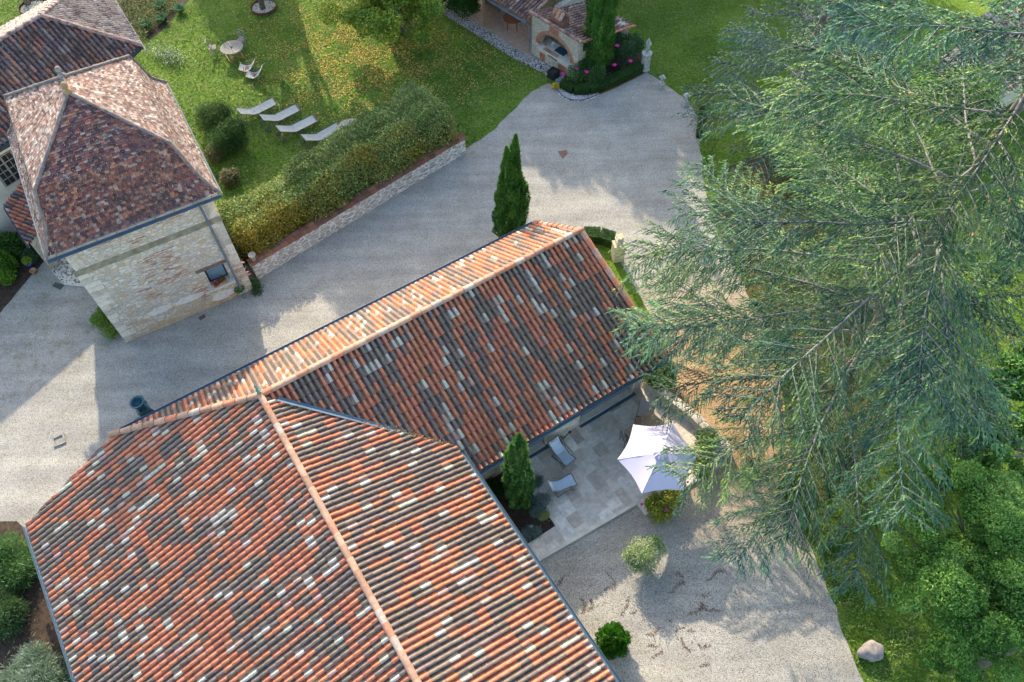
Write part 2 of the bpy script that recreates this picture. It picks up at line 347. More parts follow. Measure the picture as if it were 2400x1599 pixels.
# ------------------------------------------------------------------ tile roofs
TO = (.53, .20, .11); TB = (.22, .168, .132); TC = (.53, .47, .37); TP = (.48, .29, .23)
def tilecols(nc, nr, pal, wts, run=.45):
    out = np.zeros((nc, nr, 3)); last = None
    for i in range(nc):
        k = rng.choice(len(pal), p=wts)
        for j in range(nr):
            if rng.random() > run or k == 2 or k == 3: k = rng.choice(len(pal), p=wts)
            out[i, j] = np.array(pal[k]) * rng.uniform(.86, 1.12) * np.array([1, rng.uniform(.95, 1.05), rng.uniform(.93, 1.07)])
    return out
NEW = ([TO, TB, TC, TP], [.41, .42, .13, .04])
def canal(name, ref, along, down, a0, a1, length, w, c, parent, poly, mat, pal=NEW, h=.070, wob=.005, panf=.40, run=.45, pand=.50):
    """interlocking barrel tiles: every tile its own raised barrel, pan and lower lip. along/down are unit vectors"""
    along = Vector(along).normalized(); down = Vector(down).normalized(); up = along.cross(down)
    if up.z < 0: up = -up
    nc = int(math.ceil((a1 - a0) / w)); nr = int(math.ceil(length / c))
    cc = tilecols(nc, nr, pal[0], pal[1], run)
    xs = np.array([0, .04, panf * .5, panf * .95, panf, panf + (1 - panf) * .14, panf + (1 - panf) * .5, panf + (1 - panf) * .86, 1.0])
    hs = np.array([.25, .0, -.05, .0, .30, .72, 1.0, .72, .22]) * h
    k = len(xs); i, j = np.meshgrid(np.arange(nc), np.arange(nr), indexing='ij'); i = i.ravel(); j = j.ravel(); T = len(i)
    jit = rng.normal(0, 1, (T, 4)) * wob
    def row(b, lift, tap):
        X = a0 + (i[:, None] + .5 + (xs[None, :] - .5) * tap) * w + jit[:, 0:1] * .4
        B = np.repeat((b + jit[:, 1])[:, None], k, 1)
        Z = hs[None, :] + lift + jit[:, 2:3] * .3
        return (np.array(ref)[None, None, :] + X[..., None] * np.array(along) + B[..., None] * np.array(down) + Z[..., None] * np.array(up))
    t = row(j * c - .02, -.004, .88); l = row((j + 1) * c + .014, .036, 1.0); q = row((j + 1) * c + .010, -.012, .97)
    V3 = np.stack([t, l, q], 1)                       # T,3,k,3
    base = (np.arange(T) * 3 * k)[:, None]
    fa = []
    for r_ in range(2):
        for s in range(k - 1):
            fa.append(np.stack([base[:, 0] + r_ * k + s, base[:, 0] + r_ * k + s + 1, base[:, 0] + (r_ + 1) * k + s + 1, base[:, 0] + (r_ + 1) * k + s], 1))
    F = np.stack(fa, 1).reshape(-1, 4)
    FC = np.repeat(cc[i, j], len(fa), 0).reshape(-1, 3).copy()
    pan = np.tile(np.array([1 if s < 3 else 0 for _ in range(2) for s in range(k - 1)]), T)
    FC[pan == 1] *= pand  # dirt and channel shade both put into the pan colour
    lipm = np.tile(np.array([r_ == 1 for r_ in range(2) for s in range(k - 1)]), T); FC[lipm] *= .38  # lower lips painted dark as the shadow line of each course
    o = mk(name, V3.reshape(-1, 3), F, mat, parent, FC)
    sm = np.tile(np.array([s >= 4 for r_ in range(2) for s in range(k - 1)]) & np.array([r_ == 0 for r_ in range(2) for s in range(k - 1)]), T)
    o.data.polygons.foreach_set('use_smooth', sm.tolist())
    clip(o, poly); return o
def ridge_tiles(name, a, b, parent, mat, pal, L=.45, r=.13, h=.10, mort=None, lift=.02):
    """overlapping half-round cap tiles from a to b"""
    a = Vector(a); b = Vector(b); n = max(1, round((b - a).length / L)); d = (b - a) / n; dn = d.normalized()
    x = dn.cross(Vector((0, 0, 1))).normalized(); y = x.cross(dn).normalized(); vs = []; fs = []; fc = []
    for i in range(n):
        p0 = a + d * i; cch = np.array(pal[rng.integers(len(pal))]) * rng.uniform(.85, 1.1)
        m0 = len(vs); rings = [(0, 1.06, .012), (.92, .94, 0), (1.06, .92, -.004)]
        for t, s, u in rings:
            for k in range(9):
                an = math.pi * k / 8; vs.append(p0 + d * t + x * (math.cos(an) * r * s) + y * (math.sin(an) * h * s * 1.0 + u + lift))
        for q in range(2):
            for k in range(8): fs.append((m0 + q * 9 + k, m0 + q * 9 + k + 1, m0 + (q + 1) * 9 + k + 1, m0 + (q + 1) * 9 + k)); fc.append(cch)
        fs.append(tuple(m0 + k for k in range(9))); fc.append(cch * .6); fs.append(tuple(m0 + 18 + k for k in reversed(range(9)))); fc.append(cch * .6)
    return mk(name, vs, fs, mat, parent, np.array(fc))
def gutter(mb, a, b, r=.07):
    a = Vector(a); b = Vector(b); d = (b - a).normalized(); x = d.cross(Vector((0, 0, 1))).normalized(); vs = []; fs = []
    for p in (a, b):
        for rr in (r, r * .82):
            for k in range(7):
                an = math.pi + math.pi * k / 6; vs.append(p + x * math.cos(an) * rr + Vector((0, 0, math.sin(an) * rr)))
    for k in range(6):
        fs.append((k, k + 1, 15 + k, 14 + k)); fs.append((7 + k, 21 + k, 22 + k, 8 + k))
    fs.append((0, 14, 21, 7)); fs.append((6, 13, 27, 20)); mb.add(vs, fs); return mb

# main house -------------------------------------------------------
ZR = 5.1; VR = -16.8
house = thing('farmhouse', 'long L-shaped house with mixed orange, brown and cream barrel tile roofs in the foreground', 'house', UV(0, -16, 0))
def plane_dir(drop): return math.tan(R(drop))
kNW, kSE, kSW, kNE = .675, .374, .354, .344
zNW = ZR - kNW * (19.53 + VR); zSE = ZR - kSE * (VR * -1 - 11.0); zSW = ZR - kSW * (9.45 - .1); zNE = ZR - kNE * 5.1
TPK = (-.1, VR)
vval = VR + kNE / kSE * 5.1
pal4 = [TO, (.46, .22, .13), (.50, .30, .20), (.38, .22, .14), (.52, .30, .19), (.46, .36, .28)]
# north-west slope of the wing
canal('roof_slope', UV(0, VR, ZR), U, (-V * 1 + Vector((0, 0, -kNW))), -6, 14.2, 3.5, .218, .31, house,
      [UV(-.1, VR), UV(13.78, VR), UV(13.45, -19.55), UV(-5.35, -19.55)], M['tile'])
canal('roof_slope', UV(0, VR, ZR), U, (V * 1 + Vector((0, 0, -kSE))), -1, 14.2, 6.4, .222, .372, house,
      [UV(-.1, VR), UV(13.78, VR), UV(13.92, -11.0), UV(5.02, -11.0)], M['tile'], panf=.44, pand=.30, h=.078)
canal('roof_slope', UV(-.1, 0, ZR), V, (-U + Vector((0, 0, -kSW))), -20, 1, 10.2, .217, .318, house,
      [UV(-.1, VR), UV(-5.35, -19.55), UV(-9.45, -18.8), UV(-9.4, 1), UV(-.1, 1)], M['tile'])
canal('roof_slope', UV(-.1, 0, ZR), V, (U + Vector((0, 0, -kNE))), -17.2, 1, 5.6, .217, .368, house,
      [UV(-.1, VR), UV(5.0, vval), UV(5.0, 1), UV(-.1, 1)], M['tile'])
# decks under the tiles
def zs(u, v):
    c = []
    if v <= VR: return ZR - kNW * (VR - v)
    return ZR
def deck(pts, name='roof_deck'):
    n = len(pts); vs = [p - Vector((0, 0, .05)) for p in pts] + [p - Vector((0, 0, .17)) for p in pts]
    return mk(name, vs, [tuple(range(n)), tuple(reversed(range(n, 2 * n)))] + [(i, n + i, n + (i + 1) % n, (i + 1) % n) for i in range(n)], M['dark'], house)
def Z1(u): return ZR - kSW * (-.1 - u)
def Z2(u): return ZR - kNE * (u + .1)
deck([UV(-.1, VR, ZR), UV(13.7, VR, ZR), UV(13.38, -19.5, ZR - kNW * 2.7), UV(-5.3, -19.5, ZR - kNW * 2.7)])
deck([UV(-.1, VR, ZR), UV(5.0, vval, Z2(5.0)), UV(5.05, -11.06, ZR - kSE * 5.74), UV(13.82, -11.06, ZR - kSE * 5.74), UV(13.7, VR, ZR)])
deck([UV(-.1, VR, ZR), UV(-5.3, -19.5, Z1(-5.3)), UV(-9.38, -18.75, Z1(-9.38)), UV(-9.35, 1, Z1(-9.35)), UV(-.1, 1, ZR)])
deck([UV(-.1, VR, ZR), UV(-.1, 1, ZR), UV(4.95, 1, Z2(4.95)), UV(4.95, vval, Z2(4.95))])
lf = .05
ridge_tiles('ridge_cap', UV(-.1, VR, ZR + lf), UV(13.85, VR, ZR + lf), house, M['tile'], pal4, .46)
ridge_tiles('ridge_cap', UV(-.1, VR, ZR + lf), UV(-.1, 1, ZR + lf), house, M['tile'], pal4[1:], .47, .115, .10)
ridge_tiles('hip_cap', UV(-.1, VR, ZR + lf), UV(-5.4, -19.6, ZR - kNW * 2.8 + lf + .03), house, M['tile'], pal4[2:] + [TO], .47)
ridge_tiles('verge_cap', UV(13.78, VR, ZR + .02), UV(13.92, -10.98, ZR - kSE * 5.82 + .02), house, M['tile'], [(.46, .28, .20), (.44, .24, .16), TO], .47)
ridge_tiles('verge_cap', UV(13.76, VR, ZR + .02), UV(13.43, -19.57, ZR - kNW * 2.77 + .03), house, M['tile'], pal4, .36)
g = MB()
for a, b in ((UV(-5.5, -19.66, zNW - .02), UV(13.4, -19.66, zNW - .02)), (UV(5.15, -10.93, zSE - .04), UV(13.95, -10.93, zSE - .04)), (UV(-9.52, -18.8, zSW - .03), UV(-9.47, 1, zSW - .03)), (UV(5.07, vval + .05, zNE - .02), UV(5.07, 1, zNE - .02))):
    gutter(g, a - house.location, b - house.location, .075)
g.build('gutter', M['zinc'], house)
mb = MB(); p0 = UV(.35, VR + .45, ZR - .06); p1 = UV(3.5, VR + .92 * 3.6, Z2(3.5) + .09)
d = (p1 - p0).normalized(); sdv = d.cross(Vector((0, 0, 1))).normalized() * .085
mb.add([p0 - sdv + Vector((0, 0, .10)) - house.location, p0 - house.location + Vector((0, 0, .06)), p0 + sdv + Vector((0, 0, .10)) - house.location, p1 - sdv - house.location, p1 - house.location - Vector((0, 0, .03)), p1 + sdv - house.location], [(0, 1, 4, 3), (1, 2, 5, 4)])
mb.build('valley_gutter', M['zinc'], house)
# walls
def extr(name, prof, a, b, axis, mat, parent):
    """profile [(s,z)] extruded from a to b; axis 'u': profile lies in v,z"""
    n = len(prof); vs = []
    for t in (a, b):
        for s, z in prof: vs.append(UV(t, s, z) if axis == 'u' else UV(s, t, z))
    fs = [tuple(range(n)), tuple(reversed(range(n, 2 * n)))] + [(i, n + i, n + (i + 1) % n, (i + 1) % n) for i in range(n)]
    o = mk(name, vs, fs, mat, parent); bm = bmesh.new(); bm.from_mesh(o.data); bmesh.ops.recalc_face_normals(bm, faces=bm.faces); bm.to_mesh(o.data); bm.free(); return o
vw = -11.66
def zw(v): return (ZR - kNW * (VR - v) if v < VR else ZR - kSE * (v - VR)) - .18
W1, W2, W3, W4 = 7.0, 8.62, 10.33, 13.05   # the two glazed bays
prof = [(-19.25, 0), (-19.25, zw(-19.25)), (VR, ZR - .18), (vw, zw(vw)), (vw, 0)]
prof2 = [(-19.25, 0), (-19.25, zw(-19.25)), (VR, ZR - .18), (vw - .45, zw(vw - .45)), (vw - .45, 0)]
extr('wall', prof2, .3, 13.1, 'u', M['rubble2'], house)
for a, b in ((4.8, W1), (W2, W3), (W4, 13.55)):
    extr('wall', [(vw - .449, 0), (vw - .449, zw(vw - .45) - .002), (vw, zw(vw)), (vw, 0)], a, b, 'u', M['rubble2'], house)
extr('wall', prof, 13.101, 13.5, 'u', M['rubble2'], house)
extr('wall', [(-8.95, 0), (-8.95, Z1(-8.95) - .18), (-.1, ZR - .18), (4.6, Z2(4.6) - .18), (4.6, 0)], -16.5, .8, 'v', M['rubble2'], house)
_b = [(-8.95, -16.501, Z1(-8.95)), (-8.95, -18.45, Z1(-8.95)), (-5.0, -19.1, 3.2), (.299, -19.1, 3.2), (.299, -16.9, 4.75), (-.1, -16.501, 4.8)]
mk('wall', [UV(a, b, 0) for a, b, c in _b] + [UV(a, b, c - .3) for a, b, c in _b], [tuple(range(6)), tuple(range(6, 12))] + [(i, (i + 1) % 6, 6 + (i + 1) % 6, 6 + i) for i in range(6)], M['rubble2'], house)
for k, (a, b) in enumerate(((W1, W2), (W3, W4))):
    f = MB(); vv = vw - .30; zt = 2.35
    for u in (a + .04, b - .04, (a + b) / 2):
        f.bar(UV(u, vv, .15) - house.location, UV(u, vv, zt) - house.location, .08)
    for z in (.2, zt): f.bar(UV(a, vv, z) - house.location, UV(b, vv, z) - house.location, .1)
    fr = f.build('glazed_door', M['dark'], house)
    p = MB(); p.add([UV(a, vv - .03, .2) - house.location, UV(b, vv - .03, .2) - house.location, UV(b, vv - .03, zt) - house.location, UV(a, vv - .03, zt) - house.location], [(0, 1, 2, 3)]); p.build('pane', M['glass'], fr)
    s = MB(); c0 = UV((a + b) / 2, vw - .2, .19) - house.location; s.box(c0, (b - a, .5, .09), A0); s.build('sill', M['quoin'], house)
    s = MB(); c0 = UV((a + b) / 2 + .05, vw + .10, .17) - house.location; s.box(c0, (b - a + .12, .15, .05), A0); s.build('drain_channel', M['zinc'], house)
    s = MB(); c0 = UV((a + b) / 2, vw - .2, 2.52) - house.location; s.box(c0, (b - a, .4, .25), A0); s.build('lintel', M['quoin'], house)
# ridge succulent / finial and cypress-side debris
fin = MB()
for i in range(16):
    t = i / 15; a = i * 2.4; p = Vector((math.cos(a) * .05 * (1 - t * .5), math.sin(a) * .05 * (1 - t * .5), .05 + t * .55))
    fin.blob(p, (.055 * (1.1 - t * .7), .055 * (1.1 - t * .7), .05), i, 1)
fo = fin.build('houseleek_plant', smat('blue_green_succulent', (.16, .30, .24), .6, .3, 20)); fo.location = UV(-.1, VR - .05, ZR + .12)
tag(fo, 'blue-green succulent spike growing on the junction of the ridges', 'plant')

# ------------------------------------------------------------------ square tower (dovecote)
TA = R(28.0); T0 = Vector((-17.25, 20.2, 0))
tu = Vector((math.cos(TA), math.sin(TA), 0)); tv = Vector((-math.sin(TA), math.cos(TA), 0))
tower = thing('dovecote_tower', 'square rubble-stone tower with steep lichen-covered plain tile roof and two finials', 'tower', T0)
WT, DT, HT = 5.95, 7.0, 6.45
L_ = lambda a, b, z: tu * a + tv * b + Vector((0, 0, z))
# walls: lower stage, upper stage set back above the string course
mb = MB()
def ring(mb, x0, x1, y0, y1, z0, z1):
    vs = [L_(x0, y0, z0), L_(x1, y0, z0), L_(x1, y1, z0), L_(x0, y1, z0), L_(x0, y0, z1), L_(x1, y0, z1), L_(x1, y1, z1), L_(x0, y1, z1)]
    mb.add(vs, [(0, 1, 5, 4), (1, 2, 6, 5), (2, 3, 7, 6), (3, 0, 4, 7), (4, 5, 6, 7), (3, 2, 1, 0)])
# window hole in the front wall is built by assembling the wall from four pieces round it
def wp(px, py): q = onplane(px, py, T0, -tv) - T0; return q.dot(tu), q.z
wa, wza = wp(482, 655); wb_, wzb = wp(538, 630)
wx0, wx1 = sorted((wa, wb_)); wx0, wx1 = wx0, wx0 + 1.05
wz0 = 1.05; wz1 = 2.0
wx0, wz_ = wp(496, 670); wx1 = wp(545, 662)[0]; wz0 = wz_ ; wz1 = wz0 + 1.05
ZS = 4.75
t = .35
ring(mb, 0, wx0, 0, t, 0, ZS); ring(mb, wx1, WT, 0, t, 0, ZS); ring(mb, wx0, wx1, 0, t, 0, wz0); ring(mb, wx0, wx1, 0, t, wz1, ZS)
ring(mb, 0, WT, t + .001, DT, 0, ZS - .001)
ring(mb, .06, WT - .06, .06, DT - .06, ZS, HT + .3)
mb.build('wall', M['rubble'], tower)
mb = MB()
for x0, x1, y0, y1 in ((-.05, WT + .05, -.05, .058), (-.05, .058, .058, DT + .05), (WT - .058, WT + .05, .058, DT + .05)):
    vs = [L_(x0, y0, ZS), L_(x1, y0, ZS), L_(x1, y1, ZS), L_(x0, y1, ZS), L_(x0 + .0, y0, ZS + .06), L_(x1, y0, ZS + .06), L_(x1, y1, ZS + .22), L_(x0, y1, ZS + .22)]
    mb.add(vs, [(0, 1, 5, 4), (1, 2, 6, 5), (2, 3, 7, 6), (3, 0, 4, 7), (4, 5, 6, 7), (3, 2, 1, 0)])
mb.build('string_course', smat('mossy_string_course', (.30, .27, .18), .95, .4, 4, c2=(.16, .14, .09), bmp=.7), tower)
qm = [MB(), MB(), MB(), MB()]; z = 0; i = 0
while z < HT - .3:
    h = random.uniform(.26, .4); 
    if not (z < ZS < z + h):
        for x, s in ((0, 1), (WT, -1)):
            s9 = random.uniform(.72, 1.1); qm[(0 if s > 0 else 1) + (2 if z >= ZS else 0)].cur = (.60 * s9, .55 * s9, .45 * s9)
            inset = .06 if z >= ZS else 0; w_ = random.choice((.32, .42, .62)) ; dd = .55 if w_ < .5 else .3; e = .012
            cx = x + s * (inset + w_ / 2 - e); qm[(0 if s > 0 else 1) + (2 if z >= ZS else 0)].box(L_(cx, inset + dd / 2 - e, z + h / 2), (w_, dd, h - .02), TA)
    z += h; i += 1
for q_ in qm: q_.build('quoins', M['quoinb'], tower, fix=False)
# weathered brick courses let into the front wall
def patch(x0, x1, z0, z1, dens, seed, e=.008):
    rr = random.Random(seed); zz = z0; y = -e if (z0 < ZS) else .06 - e
    while zz < z1:
        x = x0 + rr.uniform(0, .2)
        while x < x1:
            lw = rr.uniform(.18, .3)
            if rr.random() < dens * (1 - abs((x - x0) / (x1 - x0) - .5) * .9):
                s9 = rr.uniform(.75, 1.25); bk.cur = tuple(c * s9 for c in (.40, .21, .15)); bk.box(L_(x + lw / 2, y + .02, zz + .02), (lw, .05, rr.uniform(.03, .042)), TA)
            x += lw + .015
        zz += rr.uniform(.055, .075)
bk = MB()
def pw(px0, py0, px1, py1): a = wp(px0, py0); b = wp(px1, py1); return a, b
for k, (cx, cy, hw, hh, dn) in enumerate([(405, 510, .85, .10, .95), (243, 570, .55, .10, .9), (320, 566, .40, .10, .6), (437, 478, .18, .12, .9), (300, 522, .3, .05, .8), (378, 630, .85, .95, .42), (345, 690, .35, .4, .4), (560, 640, .22, .55, .6), (468, 690, .16, .5, .7), (530, 700, .5, .12, .4)]):
    bk = MB(); a = wp(cx, cy); patch(a[0] - hw, a[0] + hw, max(a[1] - hh, .05), a[1] + hh, dn, k)
    bk.build('brick_patch', M['brickred'], tower, fix=False)
mb = MB()
for k, (cx, cy, hw, hh) in enumerate([(375, 727, .62, .22), (445, 700, .75, .2), (525, 690, .62, .3)]):
    a = wp(cx, cy); pts = []
    for q in range(14):
        an = q / 14 * 6.283; pts.append(L_(a[0] + math.cos(an) * hw * random.uniform(.8, 1.05), -.012, max(a[1] + math.sin(an) * hh * random.uniform(.8, 1.05), .03)))
    pts2 = [p + tv * .05 for p in pts]; n_ = 14; mb.add(pts + pts2, [tuple(range(n_)), tuple(reversed(range(n_, 2 * n_)))] + [(i, n_ + i, n_ + (i + 1) % n_, (i + 1) % n_) for i in range(n_)])
mb.build('render_patch', smat('pale_lime_render', (.66, .63, .58), .95, .3, 6, c2=(.50, .46, .40), bmp=.6), tower)
# window
f = MB(); y = .26
for a, b in (((wx0, wz0), (wx1, wz0)), ((wx0, wz1), (wx1, wz1)), ((wx0 + .03, wz0), (wx0 + .03, wz1)), ((wx1 - .03, wz0), (wx1 - .03, wz1))):
    f.bar(L_(a[0], y, a[1]), L_(b[0], y, b[1]), .07)
wf = f.build('window', M['dark'], tower)
p = MB(); p.add([L_(wx0, y + .01, wz0), L_(wx1, y + .01, wz0), L_(wx1, y + .01, wz1), L_(wx0, y + .01, wz1)], [(0, 1, 2, 3)]); p.build('pane', M['glassb'], wf)
s = MB(); s.box(L_((wx0 + wx1) / 2, -.02, wz0 - .03), (wx1 - wx0 + .3, .55, .07), TA); s.build('sill', M['quoin'], wf)
s = MB(); s.box(L_((wx0 + wx1) / 2 - .05, .03, wz1 + .10), (wx1 - wx0 + .55, .14, .16), TA); s.build('lintel', smat('oak_lintel', (.20, .15, .11), .9, .4, 6), wf)
# steep roof with a break and swept foot
prof_r = [(0, 10.42), (.735, 8.80), (.79, 8.0), (.845, 7.34), (.92, 6.90), (1.0, 6.52), (1.02, 6.44)]
ov = .42; hx = WT / 2 + ov; hy = DT / 2 + ov; cx0, cy0 = WT / 2, DT / 2; rl = .52   # half ridge length along tv
def rp(tt, side, s, z):
    """point on roof: side 0 front,1 right,2 back,3 left; s in -1..1 along the side"""
    ex = hx * tt; ey = rl + (hy - rl) * tt
    if side == 0: return L_(cx0 + s * ex, cy0 - ey, z)
    if side == 2: return L_(cx0 - s * ex, cy0 + ey, z)
    if side == 1: return L_(cx0 + ex, cy0 + s * ey, z)
    return L_(cx0 - ex, cy0 - s * ey, z)
def ptz(tt):
    for (a, za), (b, zb) in zip(prof_r, prof_r[1:]):
        if tt <= b: return za + (zb - za) * (tt - a) / (b - a)
    return prof_r[-1][1]
# arc-length table
arc = [0.0]; tts = np.linspace(0, 1.0, 400); hm = (hx + hy) / 2
for a, b in zip(tts, tts[1:]): arc.append(arc[-1] + math.hypot((b - a) * hm, ptz(b) - ptz(a)))
arc = np.array(arc); course = .105; ncr = int(arc[-1] / course)
OLD_SHADED = [(.27, .105, .075), (.15, .065, .06), (.40, .17, .10), (.10, .055, .06), (.36, .25, .20), (.22, .10, .085), (.19, .085, .075)]
OLD_LIT = [(.34, .225, .17), (.28, .15, .11), (.40, .30, .24), (.20, .11, .085), (.46, .39, .32), (.33, .22, .17)]
for side in range(4):
    vs = []; fs = []; fc = []; pal = OLD_SHADED if side in (0, 2) else OLD_LIT  # light put into the tile colours: flanks painted lit, front and back painted shaded
    hw_ = hx if side in (0, 2) else None
    for r_ in range(ncr):
        ta = float(np.interp(r_ * course, arc, tts)); tb = float(np.interp((r_ + 1) * course + .02, arc, tts)); 
        half = (hx * tb) if side in (0, 2) else (rl + (hy - rl) * tb)
        if half < .1: continue
        nt_ = max(1, int(2 * half / .165)); off = (r_ % 2) * .5
        for q in range(-1, nt_ + 1):
            s0 = -1 + 2 * (q + off) / nt_; s1 = -1 + 2 * (q + off + 1) / nt_
            s0 = max(s0, -1); s1 = min(s1, 1)
            if s1 - s0 < .01: continue
            lift = random.uniform(.012, .03); z_a = ptz(ta); z_b = ptz(tb); n0 = Vector((0, 0, 1))
            g_ = .004
            P = [rp(ta, side, s0 + g_, z_a), rp(ta, side, s1 - g_, z_a), rp(tb, side, s1 - g_, z_b), rp(tb, side, s0 + g_, z_b)]
            nn = (P[1] - P[0]).cross(P[3] - P[0]).normalized() if (P[1] - P[0]).length > 1e-4 else Vector((0, 0, 1))
            if nn.z < 0: nn = -nn
            P[2] = P[2] + nn * lift; P[3] = P[3] + nn * (lift + random.uniform(-.006, .006)); Q = [P[3] - nn * .028, P[2] - nn * .028]
            m0 = len(vs); vs += P + Q; fs += [(m0, m0 + 1, m0 + 2, m0 + 3), (m0 + 3, m0 + 2, m0 + 5, m0 + 4)]
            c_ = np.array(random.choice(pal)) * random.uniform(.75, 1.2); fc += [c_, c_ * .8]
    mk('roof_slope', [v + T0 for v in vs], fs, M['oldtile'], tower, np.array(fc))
# hips: mortared round caps following the profile
hipo = MB(); 
for sx, sy in ((-1, -1), (1, -1), (1, 1), (-1, 1)):
    pts = []
    for tt in (0, .15, .3, .45, .6, .72, .755, .79, .82, .85, .885, .92, .96, 1.0):
        ex = hx * tt; ey = rl + (hy - rl) * tt; pts.append(L_(cx0 + sx * ex, cy0 + sy * ey, ptz(tt) + .03))
    pts2 = []; 
    for a, b in zip(pts, pts[1:]):
        n_ = max(1, int((b - a).length / .16))
        for q in range(n_): pts2.append(a.lerp(b, q / n_))
    pts2.append(pts[-1]); hipo.tube(pts2, [.062 + .02 * (i % 2) * random.random() + random.uniform(-.006, .01) for i in range(len(pts2))], 8)
hipo.tube([L_(cx0, cy0 - rl, 10.45), L_(cx0, cy0, 10.44), L_(cx0, cy0 + rl, 10.45)], .08, 8)
hipo.build('hip_caps', smat('lichened_hip_mortar', (.32, .24, .19), .95, .5, 5, c2=(.11, .10, .10), bmp=.9), tower)
for k, s in enumerate((-1, 1)):
    f = MB(); f.lathe(L_(cx0, cy0 + s * rl, 10.42), [(.14, 0), (.15, .08), (.08, .16), (.06, .22), (.10, .28), (.12, .36), (.08, .44), (.03, .48)], 12)
    f.build('finial', smat('lichened_finial', (.40, .22, .05), .9, .4, 9, c2=(.30, .24, .16)) if s < 0 else M['mortar'], tower, True)
g = MB(); ze = 6.44
gutter(g, L_(-ov, -ov - .08, ze), L_(WT + ov, -ov - .08, ze), .085)
for i in range(9): g.bar(L_(-ov + (i + .5) * (WT + 2 * ov) / 9, -ov - .17, ze + .01), L_(-ov + (i + .5) * (WT + 2 * ov) / 9, -ov + .05, ze + .06), .02)
g.build('gutter', M['zinc'], tower)
g = MB(); g.bar(L_(WT + ov + .03, -ov, ze + .02), L_(WT + ov + .03, DT + ov, ze + .02), .05, .05); g.bar(L_(-ov - .03, -ov, ze + .02), L_(-ov - .03, DT + ov, ze + .02), .05, .05); g.build('zinc_edge_trim', M['zincgrey'], tower)
g = MB(); g.tube([L_(WT - .55, -ov - .06, ze - .08), L_(WT - .52, -.12, ze - .55), L_(WT - .5, -.10, 3), L_(WT - .5, -.12, .12), L_(WT - .5, -.3, .04)], .05, 10)
g.build('downpipe', M['zincgrey'], tower, True)
mb = MB(); ring(mb, -.3, WT + .3, -.3, DT + .3, HT - .12, HT - .02); mb.build('eaves_board', M['quoin'], tower)
#--PART2--
def proj(P):
    v = RW.T @ (np.array(P, float) - np.array([0, 0, CH])); return (PW / 2 + FPX * v[0] / v[2], PH / 2 + FPX * v[1] / v[2])
def hfrom(px, py, ytop):
    b = G(px, py); lo, hi = 0, 25
    for _ in range(40):
        m = (lo + hi) / 2
        if proj((b.x, b.y, m))[1] > ytop: lo = m
        else: hi = m
    return b, lo

# ------------------------------------------------------------------ foliage helpers
def unit(a): return a / np.maximum(np.linalg.norm(a, axis=1, keepdims=True), 1e-9)
def leafmesh(name, C, L, W, cols, mat, parent=None, nrm=None, bias=.6, axis=None, abias=0.0):
    """one small folded leaf (quad) per point"""
    n = len(C); r = unit(rng.normal(0, 1, (n, 3)))
    N_ = unit(r + (nrm * bias * 2 if nrm is not None else np.array([0, 0, bias * 2]))) if bias else r
    a = unit(rng.normal(0, 1, (n, 3)) + (axis * abias if axis is not None else 0))
    A = unit(a - N_ * (a * N_).sum(1, keepdims=True)) if abias < 1 else a
    B = unit(np.cross(A, N_)); L = np.broadcast_to(np.asarray(L), (n,))[:, None] * rng.uniform(.7, 1.3, (n, 1)); W = np.broadcast_to(np.asarray(W), (n,))[:, None] * rng.uniform(.7, 1.3, (n, 1))
    V4 = np.stack([C - A * L, C + B * W, C + A * L, C - B * W], 1).reshape(-1, 3)
    F = np.arange(4 * n).reshape(-1, 4)
    return mk(name, V4, F, mat, parent, np.clip(cols, 0, 1))
def lump(C, f=1.0, s=0):
    return (np.sin(C[:, 0] * 2.1 * f + s) * np.sin(C[:, 1] * 2.4 * f + 1.3 + s) + .6 * np.sin(C[:, 2] * 2.9 * f + 2 * s + C[:, 0] * 1.1 * f) + .5 * np.sin((C[:, 0] - C[:, 1]) * 4.3 * f + s)) / 2.1
def palmix(C, pal, f=1.0, s=0, var=.18):
    t = np.clip(.5 + .45 * lump(C, f, s) + rng.normal(0, .22, len(C)), 0, .999) * (len(pal) - 1); i = t.astype(int); fr = (t - i)[:, None]; P = np.array(pal)
    return (P[i] * (1 - fr) + P[np.minimum(i + 1, len(pal) - 1)] * fr) * rng.uniform(1 - var, 1 + var, (len(C), 1))
def blobpts(blobs, n, depth=.35, rough=.16, s=0, zmin=.03):
    B = np.array(blobs, float); wts = B[:, 3] * B[:, 4]; wts /= wts.sum(); k = rng.choice(len(B), n, p=wts)
    d = unit(rng.normal(0, 1, (n, 3))); c = B[k, :3]; rr = B[k, 3:6] if B.shape[1] > 5 else np.stack([B[k, 3], B[k, 3], B[k, 4]], 1)
    rad = (1 - depth * rng.random(n) ** 2)[:, None]; P = c + d * rr * rad
    rad2 = 1 + rough * lump(P, 2.2, s); P = c + (P - c) * rad2[:, None]
    keep = P[:, 2] > zmin; return P[keep], d[keep]
GREEN = [(.022, .07, .014), (.045, .12, .02), (.08, .18, .03), (.13, .24, .05)]
